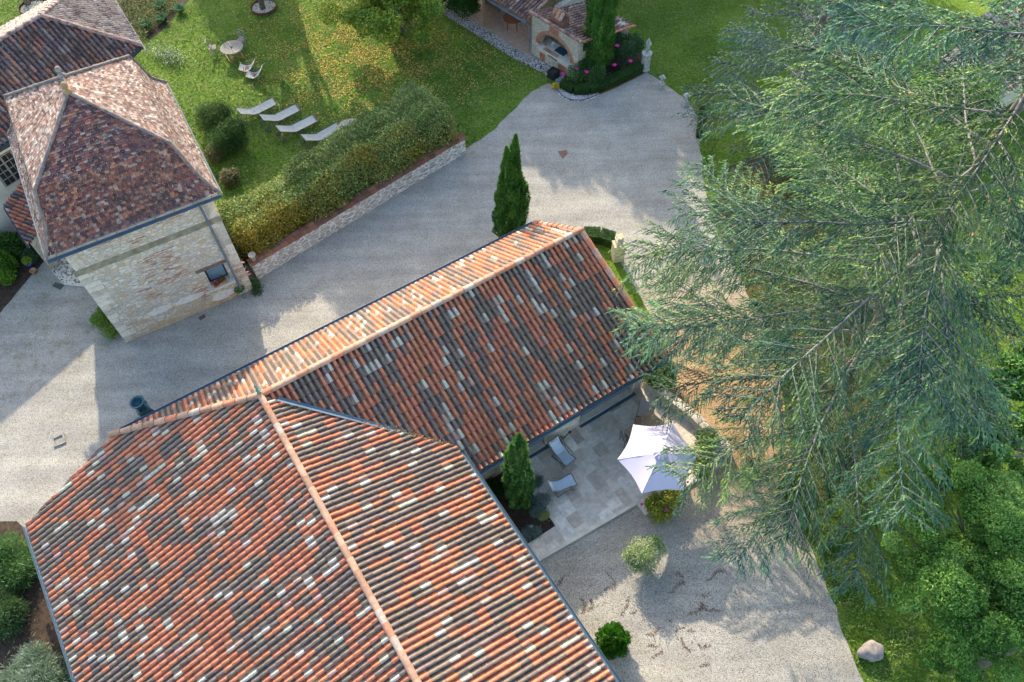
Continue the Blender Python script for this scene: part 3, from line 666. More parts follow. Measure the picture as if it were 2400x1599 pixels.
def bush(name, label, cat, base, blobs, n, pal, L=.035, W=.02, group=None, depth=.55, f=1.2, stems=4, rough=.16, parent=None, bias=.5, mat='leaf', seed=0, spiky=0):
    """blobs given relative to the base"""
    base = Vector(base); o = thing(name, label, cat, base, group)
    r8 = random.Random(seed + 5); ex_ = []
    for b in blobs:
        ex_.append((b[0], b[1], b[2], b[3] * .85, b[4] * .85))
        for q_ in range(5):
            an = r8.uniform(0, 6.28); el = r8.uniform(-.2, 1.2); ex_.append((b[0] + math.cos(an) * math.cos(el) * b[3] * .62, b[1] + math.sin(an) * math.cos(el) * b[3] * .62, b[2] + math.sin(el) * b[4] * .6, b[3] * r8.uniform(.3, .5), b[4] * r8.uniform(.35, .55)))
    P, d = blobpts(ex_, n, depth, rough, seed); P = P + np.array(base)
    P = P + rng.normal(0, .09 if spiky else .035, P.shape) * (1 + 1.5 * (rng.random((len(P), 1)) < .12)); k_ = P[:, 2] > base.z + .02; P = P[k_]; d = d[k_]
    if spiky: leafmesh('leaves', P, L, W, palmix(P, pal, f, seed), M[mat], o, None, .15, unit(d + np.array([0, 0, .5])), spiky)
    else: leafmesh('leaves', P, L, W, palmix(P, pal, f, seed), M[mat], o, None, bias)
    m = MB(); r_ = random.Random(seed)
    for i in range(stems):
        b = blobs[i % len(blobs)]; top = Vector((b[0] + r_.uniform(-.5, .5) * b[3], b[1] + r_.uniform(-.5, .5) * b[3], b[2] + b[4] * .3))
        p0 = Vector((r_.uniform(-.08, .08), r_.uniform(-.08, .08), 0)); m.tube([p0, p0.lerp(top, .5) + Vector((r_.uniform(-.1, .1), r_.uniform(-.1, .1), 0)), top], [.03, .02, .008], 5)
    m.build('stems', M['bark'], o); return o
def flowers(o, pts, r, mat, name='flower'):
    for p in pts:
        m = MB(); 
        for k in range(6):
            a = k * 1.05; m.blob((math.cos(a) * r * .55, math.sin(a) * r * .55, 0), (r * .55, r * .55, r * .3), k, 1, .1)
        m.blob((0, 0, r * .15), (r * .4, r * .4, r * .35), 9, 1, .1)
        f = m.build(name, mat, o); f.location = Vector(p) - o.location
def broadtree(name, label, base, h, blobs, n, pal, L=.10, W=.05, group=None, seed=0, tr=.18, cat='tree', lean=(0, 0), depth=.55, trunkmat='bark', f=.7, clump=0):
    base = Vector(base); o = thing(name, label, cat, base, group); blobs0 = blobs
    if clump:
        r9 = random.Random(seed); bb = []
        for q in blobs:
            for _ in range(clump):
                v = Vector((r9.gauss(0, 1), r9.gauss(0, 1), r9.gauss(.5, .8))).normalized(); k9 = r9.uniform(.25, .45); bb.append((q[0] + v.x * q[3] * .8, q[1] + v.y * q[3] * .8, q[2] + v.z * q[4] * .8, q[3] * k9, q[3] * k9 * .7))
        blobs = bb
    P, d = blobpts(blobs, n, depth, .2, seed); P = P + np.array(base)
    leafmesh('crown', P, L, W, palmix(P, pal, f, seed), M['leaf'], o, None, .55)
    m = MB(); r_ = random.Random(seed); top = Vector((lean[0], lean[1], h * .75))
    m.tube([(0, 0, -.1), (lean[0] * .1, lean[1] * .1, h * .2), (lean[0] * .5, lean[1] * .5, h * .45), top], [tr * 1.25, tr, tr * .75, tr * .3], 10)
    for b in blobs0:
        s = r_.uniform(.25, .55); p0 = Vector((lean[0] * s * .8, lean[1] * s * .8, h * s * .75)); e = Vector((b[0], b[1], b[2])); mdl = p0.lerp(e, .5) + Vector((0, 0, -.1 * h * .3))
        m.tube([p0, mdl, e], [tr * .45, tr * .28, tr * .1], 6)
        for q in range(3):
            e2 = e + Vector((r_.uniform(-1, 1) * b[3], r_.uniform(-1, 1) * b[3], r_.uniform(-.3, .7) * b[4])) * .75; m.tube([mdl.lerp(e, .5), e2], [tr * .16, tr * .04], 4)
    m.build('trunk', M[trunkmat], o, True); return o
def spindle(name, label, base, h, r, pal, n, group=None, spires=1, seed=0, tiltx=0, tilty=0, prof=None, L=.10, W=.022, cat='cypress tree'):
    """columnar cypress: upright flame-like sprays round a spindle"""
    base = Vector(base); o = thing(name, label, cat, base, group); r_ = np.random.default_rng(seed)
    t = r_.random(n) ** .85; a = r_.uniform(0, 2 * np.pi, n)
    pr = (lambda x: (np.clip(x / .12, 0, 1) ** .6) * (1 - np.clip((x - .35) / .65, 0, 1) ** 2.2)) if prof is None else prof
    rad = r * pr(t) * (1 + .16 * np.sin(a * 5 + t * 9 + seed) + .12 * np.sin(a * 9 - t * 23)) * (1 - .35 * r_.random(n) ** 2.5)
    x = np.cos(a) * rad + tiltx * t; y = np.sin(a) * rad + tilty * t; z = t * h
    if spires > 1:
        up = t > .62; k = r_.integers(0, spires, n); off = (t - .62).clip(0) / .38 * r * .42
        x = np.where(up, x * .75 + np.cos(k * 2.6 + 1) * off, x); y = np.where(up, y * .75 + np.sin(k * 2.6 + 1) * off, y); z = np.where(up & (k > 0), z * .95, z)
    P = np.stack([x, y, z + .05], 1) + np.array(base); out = np.stack([np.cos(a) * .45, np.sin(a) * .45, np.ones(n)], 1)
    nr = np.stack([np.cos(a), np.sin(a), np.full(n, .35)], 1)
    c = palmix(np.stack([x * 2.6, y * 2.6, z * 1.1], 1), pal, 1.6, seed)
    leafmesh('crown', P, L, W, c, M['leaf'], o, nr, .9, unit(out), 3.0)
    m = MB(); m.tube([(0, 0, -.1), (tiltx * .5, tilty * .5, h * .5), (tiltx * .92, tilty * .92, h * .92)], [.11, .08, .02], 8); m.build('trunk', M['bark'], o); return o

# ------------------------------------------------------------------ the big cedar
def cedar(name, label, base, h, zlo, rmax, nb, pal, seed, top=1.0, rpow=.75, twig=.070, leafL=.056, leafW=.0165, per=12, conec=.02, droop=.9, azf=None, tr=.55, zpow=1.15):
    base = Vector(base); o = thing(name, label, 'cedar tree', base); r_ = np.random.default_rng(seed); rr = random.Random(seed)
    wood = MB(); tk = MB(); P0 = []; D0 = []; LL = []; BF = []
    tk.tube([(0, 0, -.1), (.1, .05, h * .2), (0, .1, h * .5), (.05, 0, h * .8), (0, 0, h)], [tr * 1.3, tr, tr * .7, tr * .3, .04], 12)
    for i in range(nb):
        s = (i + .5) / nb; z0 = zlo + (h - zlo) * s ** zpow; Lb = rmax * (1 - ((z0 - zlo) / (h * top - zlo)) ** 1.25 * .93) ** rpow * rr.uniform(.8, 1.08)
        az = i * 2.39996 + rr.uniform(-.25, .25)
        if azf and not azf(az % (2 * math.pi), z0): continue
        for _q in range(12):
            tp_ = proj((base.x + math.cos(az) * Lb, base.y + math.sin(az) * Lb, z0 - .012 * Lb * Lb))
            lim = 1455 if tp_[1] < 860 else (1520 if tp_[1] < 1010 else (1600 if tp_[1] < 1230 else 1720))
            if (tp_[0] < lim or tp_[1] > 1400 or (tp_[0] > 2330 and tp_[1] > 480) or (tp_[0] > 2080 and tp_[1] > 1080)) and name == 'big_cedar': Lb *= .94
        rise = rr.uniform(.02, .16); dr = rr.uniform(.018, .034) * droop; K = 9; pts = []; cur = rr.uniform(-.25, .25)
        for k in range(K + 1):
            q = Lb * k / K; a2 = az + cur * (k / K) ** 1.5 * .6
            pts.append(Vector((math.cos(a2) * q, math.sin(a2) * q, z0 + rise * q - dr * q * q * .55 + .05 * math.sin(q * 2 + i))))
        wood.tube(pts, [max(.008, .013 * Lb * .42 * (1 - k / K) ** .8 + .006) for k in range(K + 1)], 6)
        ns = int(Lb / .38)
        for j in range(ns):
            for sgn in (-1, 1):
                u_ = (j + .5 + rr.uniform(-.3, .3)) / ns
                if u_ < .14: continue
                x = u_ * K; k = min(int(x), K - 1); p = pts[k].lerp(pts[k + 1], x - k); d = (pts[k + 1] - pts[k]).normalized()
                sl_ = (.35 + 1.75 * math.sin(math.pi * min(1, (1 - u_) * .95 + .12)) ** .8) * min(1, Lb / 6) * rr.uniform(.55, 1.1) * (1.0 if u_ > .2 else .6)
                if u_ > .93: sl_ *= .6
                sa = rr.uniform(.55, .95); side = Vector((-d.y, d.x, 0)).normalized() * sgn
                sdir = (d * math.cos(sa) + side * math.sin(sa)).normalized(); sdir.z += rr.uniform(-.08, .06)
                q3 = [p, p + sdir * sl_ * .5 + Vector((0, 0, .03)), p + sdir * sl_ + Vector((0, 0, -.10 * sl_ * droop))]
                wood.tube(q3, [.014, .010, .004], 3, False)
                nt_ = max(2, int(sl_ / twig))
                for m_ in range(nt_):
                    t_ = (m_ + .5) / nt_; pp = q3[0].lerp(q3[1], t_ * 2) if t_ < .5 else q3[1].lerp(q3[2], t_ * 2 - 1)
                    a3 = (1 if m_ % 2 else -1) * rr.uniform(.35, .95); dd = sdir * (.65 + .4 * t_) + Vector((-sdir.y, sdir.x, 0)) * a3 * .75 + Vector((0, 0, rr.uniform(-.75, -.15) * droop))
                    P0.append(pp); D0.append(dd.normalized()); LL.append(rr.uniform(.22, .50) * (1.1 - .35 * t_) * (1.0 if t_ < .85 else 1.2))
        bfac = rr.uniform(.62, 1.3); yel = rr.uniform(-.12, .22)
        for m_ in range(int(Lb / .07)):       # sprays on the limb itself
            u_ = .2 + .8 * (m_ / (Lb / .07)); x = u_ * K; k = min(int(x), K - 1); pp = pts[k].lerp(pts[k + 1], x - k); d = (pts[k + 1] - pts[k]).normalized()
            P0.append(pp); D0.append((d * rr.uniform(.4, 1) + Vector((-d.y, d.x, 0)) * rr.uniform(-.8, .8) + Vector((0, 0, rr.uniform(-.5, .5)))).normalized()); LL.append(rr.uniform(.12, .25))
        BF += [(bfac * (1 + yel), bfac * (1 + yel * .5), bfac * (1 - yel * .8))] * (len(P0) - len(BF))
    P0 = np.array([tuple(p) for p in P0]); D0 = np.array([tuple(p) for p in D0]); LL = np.array(LL); n = len(P0)
    ts = (np.arange(per) + .5) / per; tt = np.tile(ts, n); rp_ = np.repeat(np.arange(n), per)
    g_ = np.zeros((n * per, 3)); g_[:, 2] = -.28 * droop * LL[rp_] * tt ** 2
    C = P0[rp_] + D0[rp_] * (LL[rp_] * tt)[:, None] + g_ + r_.normal(0, .010, (n * per, 3)) + np.array(base)
    ax = unit(D0[rp_] + np.array([0, 0, -.5]) * droop * tt[:, None]); 
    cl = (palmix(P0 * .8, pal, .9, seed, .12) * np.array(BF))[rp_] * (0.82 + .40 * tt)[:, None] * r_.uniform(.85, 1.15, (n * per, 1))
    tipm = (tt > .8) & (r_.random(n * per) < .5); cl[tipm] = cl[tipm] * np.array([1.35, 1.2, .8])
    cone = (r_.random(n * per) < conec) & (tt < .5); cl[cone] = np.array([.42, .20, .09]) * r_.uniform(.8, 1.2, (cone.sum(), 1))
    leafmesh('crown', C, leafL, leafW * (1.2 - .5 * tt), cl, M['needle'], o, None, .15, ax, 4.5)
    wood.build('limbs', M['barkgrey'], o, True); tk.build('trunk', M['bark'], o, True); return o
CG = [(.035, .095, .065), (.07, .165, .095), (.145, .265, .12), (.26, .37, .12)]
cedar('big_cedar', 'huge blue-green cedar with drooping grey-barked limbs filling the right side', G(1905, 1000), 23.5, 3.0, 10.2, 76, CG, 3, 1.04, .8, tr=.27)
cedar('blue_cedar', 'darker blue cedar standing behind the big cedar beside the lawn', G(1830, 330), 11, 1.2, 5.6, 46, [(.045, .10, .09), (.065, .135, .12), (.10, .18, .15), (.13, .21, .17)], 5, 1.05, .7, twig=.16, per=5, leafL=.08, leafW=.028, tr=.3, conec=.0)

# ------------------------------------------------------------------ cypresses
CY = [(.03, .10, .015), (.055, .16, .022), (.09, .23, .035), (.15, .31, .05)]
b, h = hfrom(1193, 565, 332)
spindle('cypress', 'bright green twin-topped cypress rising behind the far eave of the long roof', b, h, .69, CY, 30000, 'columnar cypresses', 2, 4, tiltx=.35, tilty=.1)
b = G(1398, 172)
spindle('cypress', 'tallest dark green cypress beside the barbecue wall and rose bed', b, 8.6, .72, CY, 34000, 'columnar cypresses', 1, 8)
b, h = hfrom(1218, 1180, 1030)
spindle('cypress', 'bushy flat-topped cypress in the dark bed next to the stone terrace', b, h, .46, [(.05, .14, .03), (.08, .21, .04), (.14, .28, .07), (.24, .38, .10)], 26000, 'columnar cypresses', 2, 11, tiltx=-.1,
        prof=lambda x: np.clip(x / .10, 0, 1) ** .5 * (1 - np.clip((x - .72) / .28, 0, 1) ** 1.6))
b = G(1433, 1512)
spindle('thuja_shrub', 'small egg-shaped bright green conifer on gravel by the gutter', b, 1.25, .52, [(.03, .12, .01), (.06, .20, .012), (.10, .28, .02)], 12000, None, 1, 15, L=.05, W=.02, cat='shrub',
        prof=lambda x: np.sin(np.pi * np.clip(x * .86 + .12, 0, 1)) ** .55)

# ------------------------------------------------------------------ garden wall and hedge
wa_, wb2 = Vector((-11.9, 23.6, 0)), Vector((-2.15, 31.75, 0)); wd = (wb2 - wa_).normalized(); wn = Vector((-wd.y, wd.x, 0)); wl = (wb2 - wa_).length
gw = thing('garden_wall', 'low retaining wall of pale-mortared rubble with terracotta coping along the drive', 'wall', wa_)
def wallbox(a, dirv, nrm, l, th, z0, z1, name, mat, par, e0=0):
    vs = [a + dirv * x + nrm * y + Vector((0, 0, z)) for x in (e0, l) for y in (0, th) for z in (z0, z1)]
    return mk(name, vs, [(0, 1, 3, 2), (4, 6, 7, 5), (0, 4, 5, 1), (2, 3, 7, 6), (0, 2, 6, 4), (1, 5, 7, 3)], mat, par)
wallbox(wa_, wd, wn, wl, .42, 0, .98, 'wall', M['wallstone'], gw)
m = MB(); x = 0
while x < wl:
    l = .40; s_ = random.uniform(.8, 1.15)
    for y in (-.05, .20):
        s9 = random.uniform(.8, 1.1) * s_; m.cur = tuple(c * s9 for c in random.choice([(.30, .12, .07), (.24, .12, .08), (.36, .16, .09)])); m.box(wd * (x + l / 2) + wn * (y + .125) + Vector((0, 0, 1.01 + random.uniform(-.004, .004))), (l - .012, .238, .055), math.atan2(wd.y, wd.x))
    x += l
m.build('coping', M['coping'], gw, fix=False)
n = 62000; t = rng.random(n) ** .97; hl = wl + .3
prof_w = 1.52 + .5 * t + .14 * np.sin(t * 21); hh = 1.45 + 1.0 * t + .16 * np.sin(t * 13 + 1) + .10 * np.sin(t * 37)
ang = rng.uniform(-.15, np.pi + .15, n); k = 1 - .3 * rng.random(n) ** 2
sx_ = np.sign(np.cos(ang)) * np.abs(np.cos(ang)) ** .7 * prof_w * k; sz_ = np.abs(np.sin(ang)) ** .6 * hh * k
endr = np.clip(np.minimum(t, 1 - t) / .05, .25, 1) ** .5
P = np.array(wa_) + np.outer(t * hl - .1, np.array(wd)) + np.outer(1.98 + .2 * t + sx_ * endr, np.array(wn)); P[:, 2] = .55 + sz_ * endr + .0
P += rng.normal(0, .075, P.shape) + (lump(P, 1.6, 2) * .17)[:, None] * np.array([0, 0, 1.0])
hc = palmix(P, [(.07, .13, .04), (.15, .235, .065), (.27, .34, .10), (.42, .46, .14)], 1.6, 3, .3)
yl = (lump(P, .8, 7) + rng.normal(0, .5, n) - (t - .5) * 1.1 - sx_ * .55) > .95; hc[yl] = np.array([.34, .27, .035]) * rng.uniform(.6, 1.15, (yl.sum(), 1))
rd = rng.random(n) < .035; hc[rd] = (.22, .09, .03)
he = thing('hedge', 'long informal hedge turning yellow at its foot behind the garden wall', 'hedge', wa_ + wn * 1.6)
leafmesh('leaves', P, .05, .032, hc, M['leaf'], he, None, .35)
m = MB()
for i in range(26):
    p = wd * (i + .5) * hl / 26 + wn * random.uniform(-.4, .4); m.tube([p, p + Vector((random.uniform(-.3, .3), random.uniform(-.3, .3), 1.5))], [.03, .01], 5)
m.build('stems', M['bark'], he)
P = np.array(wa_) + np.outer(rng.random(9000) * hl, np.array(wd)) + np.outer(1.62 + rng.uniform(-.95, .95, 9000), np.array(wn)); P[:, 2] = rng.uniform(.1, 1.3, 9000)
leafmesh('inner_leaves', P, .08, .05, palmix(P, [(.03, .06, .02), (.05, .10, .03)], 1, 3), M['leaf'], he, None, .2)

# ------------------------------------------------------------------ terrace
ZT = .12
def tp(u, v, z=0.0): return UV(u, v, z)
def slabs(name, poly, zt, thing_=None):
    us = [p[0] for p in poly]; vs_ = [p[1] for p in poly]; m = MB(); u = min(us) - .3; rr = random.Random(4)
    PAL = [(.66, .59, .49), (.56, .48, .385), (.74, .67, .57), (.64, .58, .50), (.50, .42, .34), (.78, .72, .62), (.64, .55, .44)]
    while u < max(us) + .2:
        w_ = rr.choice((.40, .55)); v = min(vs_) - rr.uniform(0, .6)
        while v < max(vs_) + .2:
            l = rr.choice((.4, .55, .8)); s9 = rr.uniform(.82, 1.12); m.cur = tuple(c * s9 for c in rr.choice(PAL)); g_ = .007; z = zt + rr.uniform(-.002, .002)
            a, b, c, d = UV(u + g_, v + g_, z), UV(u + w_ - g_, v + g_, z), UV(u + w_ - g_, v + l - g_, z), UV(u + g_, v + l - g_, z)
            m.add([a, b, c, d], [(0, 3, 2, 1)]); v += l
        u += w_
    o = m.build(name, M['trav'], None, fix=False); clip(o, [UV(a, b) for a, b in poly]); return struct(o)
slabs('terrace_paving', [(7.47, vw - .02), (14.05, vw - .02), (14.5, -8.6), (14.3, -7.45), (7.05, -7.95), (7.05, -8.63)], ZT)
slabs('path_paving', [(5.3, -8.62), (7.04, -8.63), (7.04, -7.94), (5.3, -7.93)], ZT)
def slabbase(name, poly, z, mat):
    P = [UV(a, b) for a, b in poly]; m = MB(); m.prism([(p.x, p.y) for p in P], -.02, z); return struct(m.build(name, mat))
slabbase('terrace_base', [(7.06, vw - .3), (14.0, vw - .3), (14.5, -8.6), (14.3, -7.4), (5.3, -7.88), (5.3, -8.64), (7.07, -8.64)], ZT - .006, M['quoin'])
slabbase('step_edging', [(10.2, -7.86), (14.3, -7.36), (14.3, -7.1), (10.2, -7.1)], .10, M['quoin'])
sheet('terrace_bed', [tuple(UV(a, b)[:2]) for a, b in ((4.7, -11.7), (7.44, -11.7), (7.03, -8.66), (4.7, -8.66))], .03, M['soil'], 0, px=False)
tw = thing('terrace_wall', 'low rough stone wall closing the right end of the paved terrace', 'wall', UV(14.0, -11.3))
for (a, b) in (((13.65, -11.62), (14.2, -9.3)), ((14.2, -9.3), (14.35, -7.2))):
    A_, B_ = UV(*a), UV(*b); dd = (B_ - A_).normalized(); wallbox(A_, dd, Vector((-dd.y, dd.x, 0)), (B_ - A_).length - .01, .38, 0, .55, 'wall', M['rubble2'], tw)

# ------------------------------------------------------------------ parasol
pc = G(1547, 1066, 2.72)
um = thing('parasol', 'large hexagonal pale lilac parasol standing open over the terrace', 'parasol', (pc.x, pc.y, ZT))
corn = [G(x, y, 2.25) for x, y in ((1447, 1077), (1484, 995), (1578, 991), (1637, 1066), (1602, 1150), (1504, 1157))]
vs = []; fs = []; apex = Vector((pc.x, pc.y, 2.82)); K = 6; Q = 8
for i in range(6):
    a, b = corn[i], corn[(i + 1) % 6]; m0 = len(vs)
    for r_ in range(K + 1):
        t_ = .07 + .93 * r_ / K
        for q in range(Q + 1):
            s_ = q / Q; e = a.lerp(b, s_); pull = 1 - .075 * math.sin(math.pi * s_) * t_; sag = -.06 * math.sin(math.pi * s_) * t_ * (1 - t_ * .3)
            p = apex.lerp(e, t_ * pull); p.z += sag + .05 * math.sin(math.pi * t_) ; vs.append(p)
    for r_ in range(K):
        for q in range(Q): fs.append((m0 + r_ * (Q + 1) + q, m0 + r_ * (Q + 1) + q + 1, m0 + (r_ + 1) * (Q + 1) + q + 1, m0 + (r_ + 1) * (Q + 1) + q))
mk('canopy', vs, fs, M['parasol'], um)
m = MB()
for i in range(6): m.tube([apex - um.location + Vector((0, 0, -.03)), corn[i] - um.location + Vector((0, 0, -.02))], .012, 6)
m.build('ribs', M['teak'], um); m = MB()
for i in range(6): m.tube([apex - um.location + Vector((0, 0, -.01)), apex.lerp(corn[i], .5) - um.location + Vector((0, 0, .062)), corn[i] - um.location + Vector((0, 0, .012))], .009, 5)
m.build('seam', M['white'], um)
vs = []; fs = []
for r_ in range(3):
    for q in range(36):
        a = q / 36 * 6.283; rad = (.03, .16, .25)[r_] * (1 + (.10 * math.sin(a * 9) if r_ else 0)); vs.append(apex + Vector((math.cos(a) * rad, math.sin(a) * rad, (.10, .07, -.02)[r_] + .02 * math.sin(a * 9) * r_)))
for r_ in range(2):
    for q in range(36): fs.append((r_ * 36 + q, r_ * 36 + (q + 1) % 36, (r_ + 1) * 36 + (q + 1) % 36, (r_ + 1) * 36 + q))
mk('vent_cap', vs, fs, M['parasol'], um, smooth=True)
m = MB(); m.tube([(0, 0, .0), (0, 0, 2.72)], .025, 10); m.lathe((0, 0, 2.72), [(.03, 0), (.035, .1), (.02, .14), (.005, .16)], 8); m.build('pole', M['teak'], um)
m = MB(); m.lathe((0, 0, 0), [(.30, 0), (.30, .06), (.10, .09), (.05, .25)], 20); m.build('base', M['black'], um)

# ------------------------------------------------------------------ furniture
def head(p, q): d = q - p; return math.atan2(d.y, d.x)
def lounger(label, p, q):
    o = thing('wheeled_lounger', label, 'sun lounger', (p.x, p.y, 0), 'iron loungers on the lawn', head(p, q))
    S = max(.9, min(1.15, (Vector((q.x - p.x, q.y - p.y, 0)).length) / 1.85)); s = MB(); prof_ = [(1.9, .40), (1.5, .37), (1.1, .345), (.76, .32), (.5, .45), (.25, .62), (.02, .76)]; w_ = .30
    top = [(x * S, z) for x, z in prof_]; vs = []; fs = []
    for x, z in top:
        for y in (-w_, 0, w_): vs.append((x, y, z - (.02 if y == 0 else 0)))
    for i in range(len(top) - 1):
        for k in range(2): fs.append((i * 3 + k, i * 3 + k + 1, i * 3 + 4 + k, i * 3 + 3 + k))
    s.add(vs, fs); s.add([(a, b, c - .015) for a, b, c in vs], [tuple(reversed(f)) for f in fs]); s.build('sling', M['canvas'], o)
    f = MB()
    for y in (-.32, .32):
        f.tube([(x, y, z) for x, z in top], .014, 6)
        f.tube([(1.88 * S, y, .40), (1.90 * S, y, .22), (1.72 * S, y, .05), (1.45 * S, y, .0), (1.1 * S, y, .12), (.85 * S, y, .30)], .014, 6)
        f.tube([(.85 * S, y, .33), (.5 * S, y, .36), (.2 * S, y, .28), (.05 * S, y, .13)], .014, 6)
        f.tube([(1.88 * S, y, .40), (1.90 * S, y, .50)], .012, 6)
    for x, z in ((1.9 * S, .49), (1.88 * S, .39), (.05 * S, .13), (.02 * S, .76), (.4 * S, .33), (.72 * S, .31)): f.tube([(x, -.32, z), (x, .32, z)], .012, 6)
    f.build('frame', M['ironblue'], o)
    for y in (-.36, .36):
        w2 = MB(); pts = [(.05 + .13 * math.cos(a / 16 * 6.2832), y, .13 + .13 * math.sin(a / 16 * 6.2832)) for a in range(17)]; w2.tube(pts, .018, 6, False)
        for a in range(6): w2.tube([(.05, y, .13), (.05 + .12 * math.cos(a * 1.047), y, .13 + .12 * math.sin(a * 1.047))], .008, 4)
        w2.tube([(.05, y - .03, .13), (.05, y + .03, .13)], .025, 8); w2.build('wheel', M['ironblue'], o)
    return o
for lab, a, b in (('wheeled lounger farthest from the hedge, nearest the garden table', (566, 282), (641, 237)), ('wheeled lounger second in the row, its sling tinged blue', (619, 297), (695, 252)),
                  ('wheeled lounger third in the row, fully clear of the hedge leaves', (657, 323), (736, 277)), ('wheeled lounger partly hidden by the hedge beside the octagonal table', (716, 344), (793, 295))):
    lounger(lab, G(*a, .13), G(*b, .42))
def slingchair(label, p, rz):
    o = thing('sling_chair', label, 'garden chair', (p.x, p.y, 0), 'low iron sling chairs', rz); top = [(.62, .46), (.42, .36), (.22, .33), (.02, .42), (-.18, .62), (-.34, .86)]; w_ = .27; vs = []; fs = []
    for x, z in top:
        for y in (-w_, 0, w_): vs.append((x, y, z - (.03 if y == 0 else 0)))
    for i in range(5):
        for k in range(2): fs.append((i * 3 + k, i * 3 + k + 1, i * 3 + 4 + k, i * 3 + 3 + k))
    s = MB(); s.add(vs, fs); s.add([(a, b, c - .012) for a, b, c in vs], [tuple(reversed(f)) for f in fs]); s.build('sling', M['canvas'], o)
    f = MB()
    for y in (-.29, .29):
        f.tube([(x, y, z) for x, z in top], .013, 6); f.tube([(.5, y, .40), (.42, y, .0), (-.1, y, .0), (-.22, y, .66)], .013, 6); f.tube([(.35, y, .36), (.3, y, .60), (.0, y, .66), (-.25, y, .70)], .014, 6)
    for x, z in ((.62, .46), (-.34, .86), (.42, .01), (-.1, .01)): f.tube([(x, -.29, z), (x, .29, z)], .012, 6)
    f.build('frame', M['ironblue'], o)
    c = MB(); r_ = random.Random(int(p.x * 100))
    for i in range(26): c.cur = r_.choice([(.30, .07, .03), (.45, .18, .05), (.22, .08, .05)]); c.box((r_.uniform(.05, .35), r_.uniform(-.16, .16), .345 + r_.uniform(0, .02)), (.06, .04, .004), r_.uniform(0, 3))
    l = c.build('fallen_leaves', M['litter'], o, fix=False); l['kind'] = 'stuff'; return o
hd = head(G(600, 168), G(560, 160))
slingchair('low sling chair with fallen leaves, the one nearer the round table', G(592, 172), head(G(590, 168), G(556, 168)))
slingchair('low sling chair with fallen leaves, the one nearer the loungers', G(609, 188), head(G(590, 168), G(556, 168)))
# round slatted table
tp_ = G(543, 111, .72)
o = thing('garden_table', 'round greyed teak folding table with slatted top on the lawn', 'table', (tp_.x, tp_.y, 0), None, R(28))
rt = .64; m = MB(); y = -rt + .02
while y < rt:
    if abs(y) > .05:
        hw_ = math.sqrt(max(0, rt * rt - y * y))
        m.box((y, 0, .72), (.052, hw_ * 2, .022))
    y += .064
m.box((0, 0, .722), (.10, rt * 1.96, .022)); pts = [(math.cos(a / 32 * 6.2832) * rt, math.sin(a / 32 * 6.2832) * rt, .71) for a in range(33)]; m.tube(pts, .02, 6, False)
m.build('tabletop', M['teak'], o)
for s_ in (-1, 1):
    m = MB(); m.bar((-.42, s_ * .38, .02), (.34, s_ * .30, .68), .05); m.bar((.42, s_ * .34, .02), (-.34, s_ * .30, .68), .05); m.build('leg', M['teakb'], o)
m = MB(); m.bar((-.42, -.4, .12), (-.42, .4, .12), .05); m.bar((.42, -.4, .12), (.42, .4, .12), .05); m.build('stretcher', M['teakb'], o)
cp = thing('table_cup', 'small blue cap at the centre of the round teak table', 'cup', (tp_.x, tp_.y, .733)); m = MB(); m.lathe((0, 0, 0), [(.045, 0), (.05, .05), (.03, .07), (.01, .08)], 12); m.build('cup', M['bluepot'], cp)
def foldchair(label, p, rz, mat='teak'):
    o = thing('folding_chair', label, 'chair', (p.x, p.y, 0), 'folding teak chairs at the round table', rz); m = MB()
    for i in range(8): m.box((-.18 + i * .052, 0, .44), (.038, .42, .02))
    m.build('seat', M['teak'], o); m = MB()
    for y in (-.21, .21): m.bar((.22, y, 0), (-.26, y, .92), .035, .03)
    for z, x in ((.90, -.25), (.58, -.09)): m.bar((x, -.21, z), (x, .21, z), .05, .03)
    m.bar((-.24, -.2, .88), (-.10, .2, .6), .025, .02); m.bar((-.24, .2, .88), (-.10, -.2, .6), .025, .02); m.build('backrest', M['teak'], o)
    for y in (-.17, .17):
        m = MB(); m.bar((-.26, y, 0), (.20, y, .44), .035, .03); m.build('leg', M['teak'], o)
    return o
foldchair('folding teak chair left of the round table', G(503, 126), head(G(503, 120), G(535, 116)))
foldchair('folding teak chair behind the round table, towards the young tree', G(570, 108), head(G(568, 92), G(548, 112)))
# octagonal table
tp_ = G(822, 300, .72); o = thing('octagonal_table', 'octagonal slatted wooden table half buried in the hedge', 'table', (tp_.x, tp_.y, 0), None, R(22)); rt = .72; m = MB()
for i in range(8):
    a, b = [Vector((math.cos((k + .5) * math.pi / 4) * rt, math.sin((k + .5) * math.pi / 4) * rt, .72)) for k in (i, i + 1)]; m.bar(a, b, .07, .03)
y = -.6
while y < .62: m.box((y, 0, .72), (.058, 2 * min(.66, .66 * 1.41 - abs(y)), .02)); y += .073
m.build('tabletop', smat('pale_pinkish_teak', (.52, .42, .34), .8, .2, 8), o); 
for a in range(4): m = MB(); m.bar((.4 * math.cos(a * 1.571 + .785), .4 * math.sin(a * 1.571 + .785), 0), (.4 * math.cos(a * 1.571 + .785), .4 * math.sin(a * 1.571 + .785), .7), .05); m.build('leg', M['teak'], o)

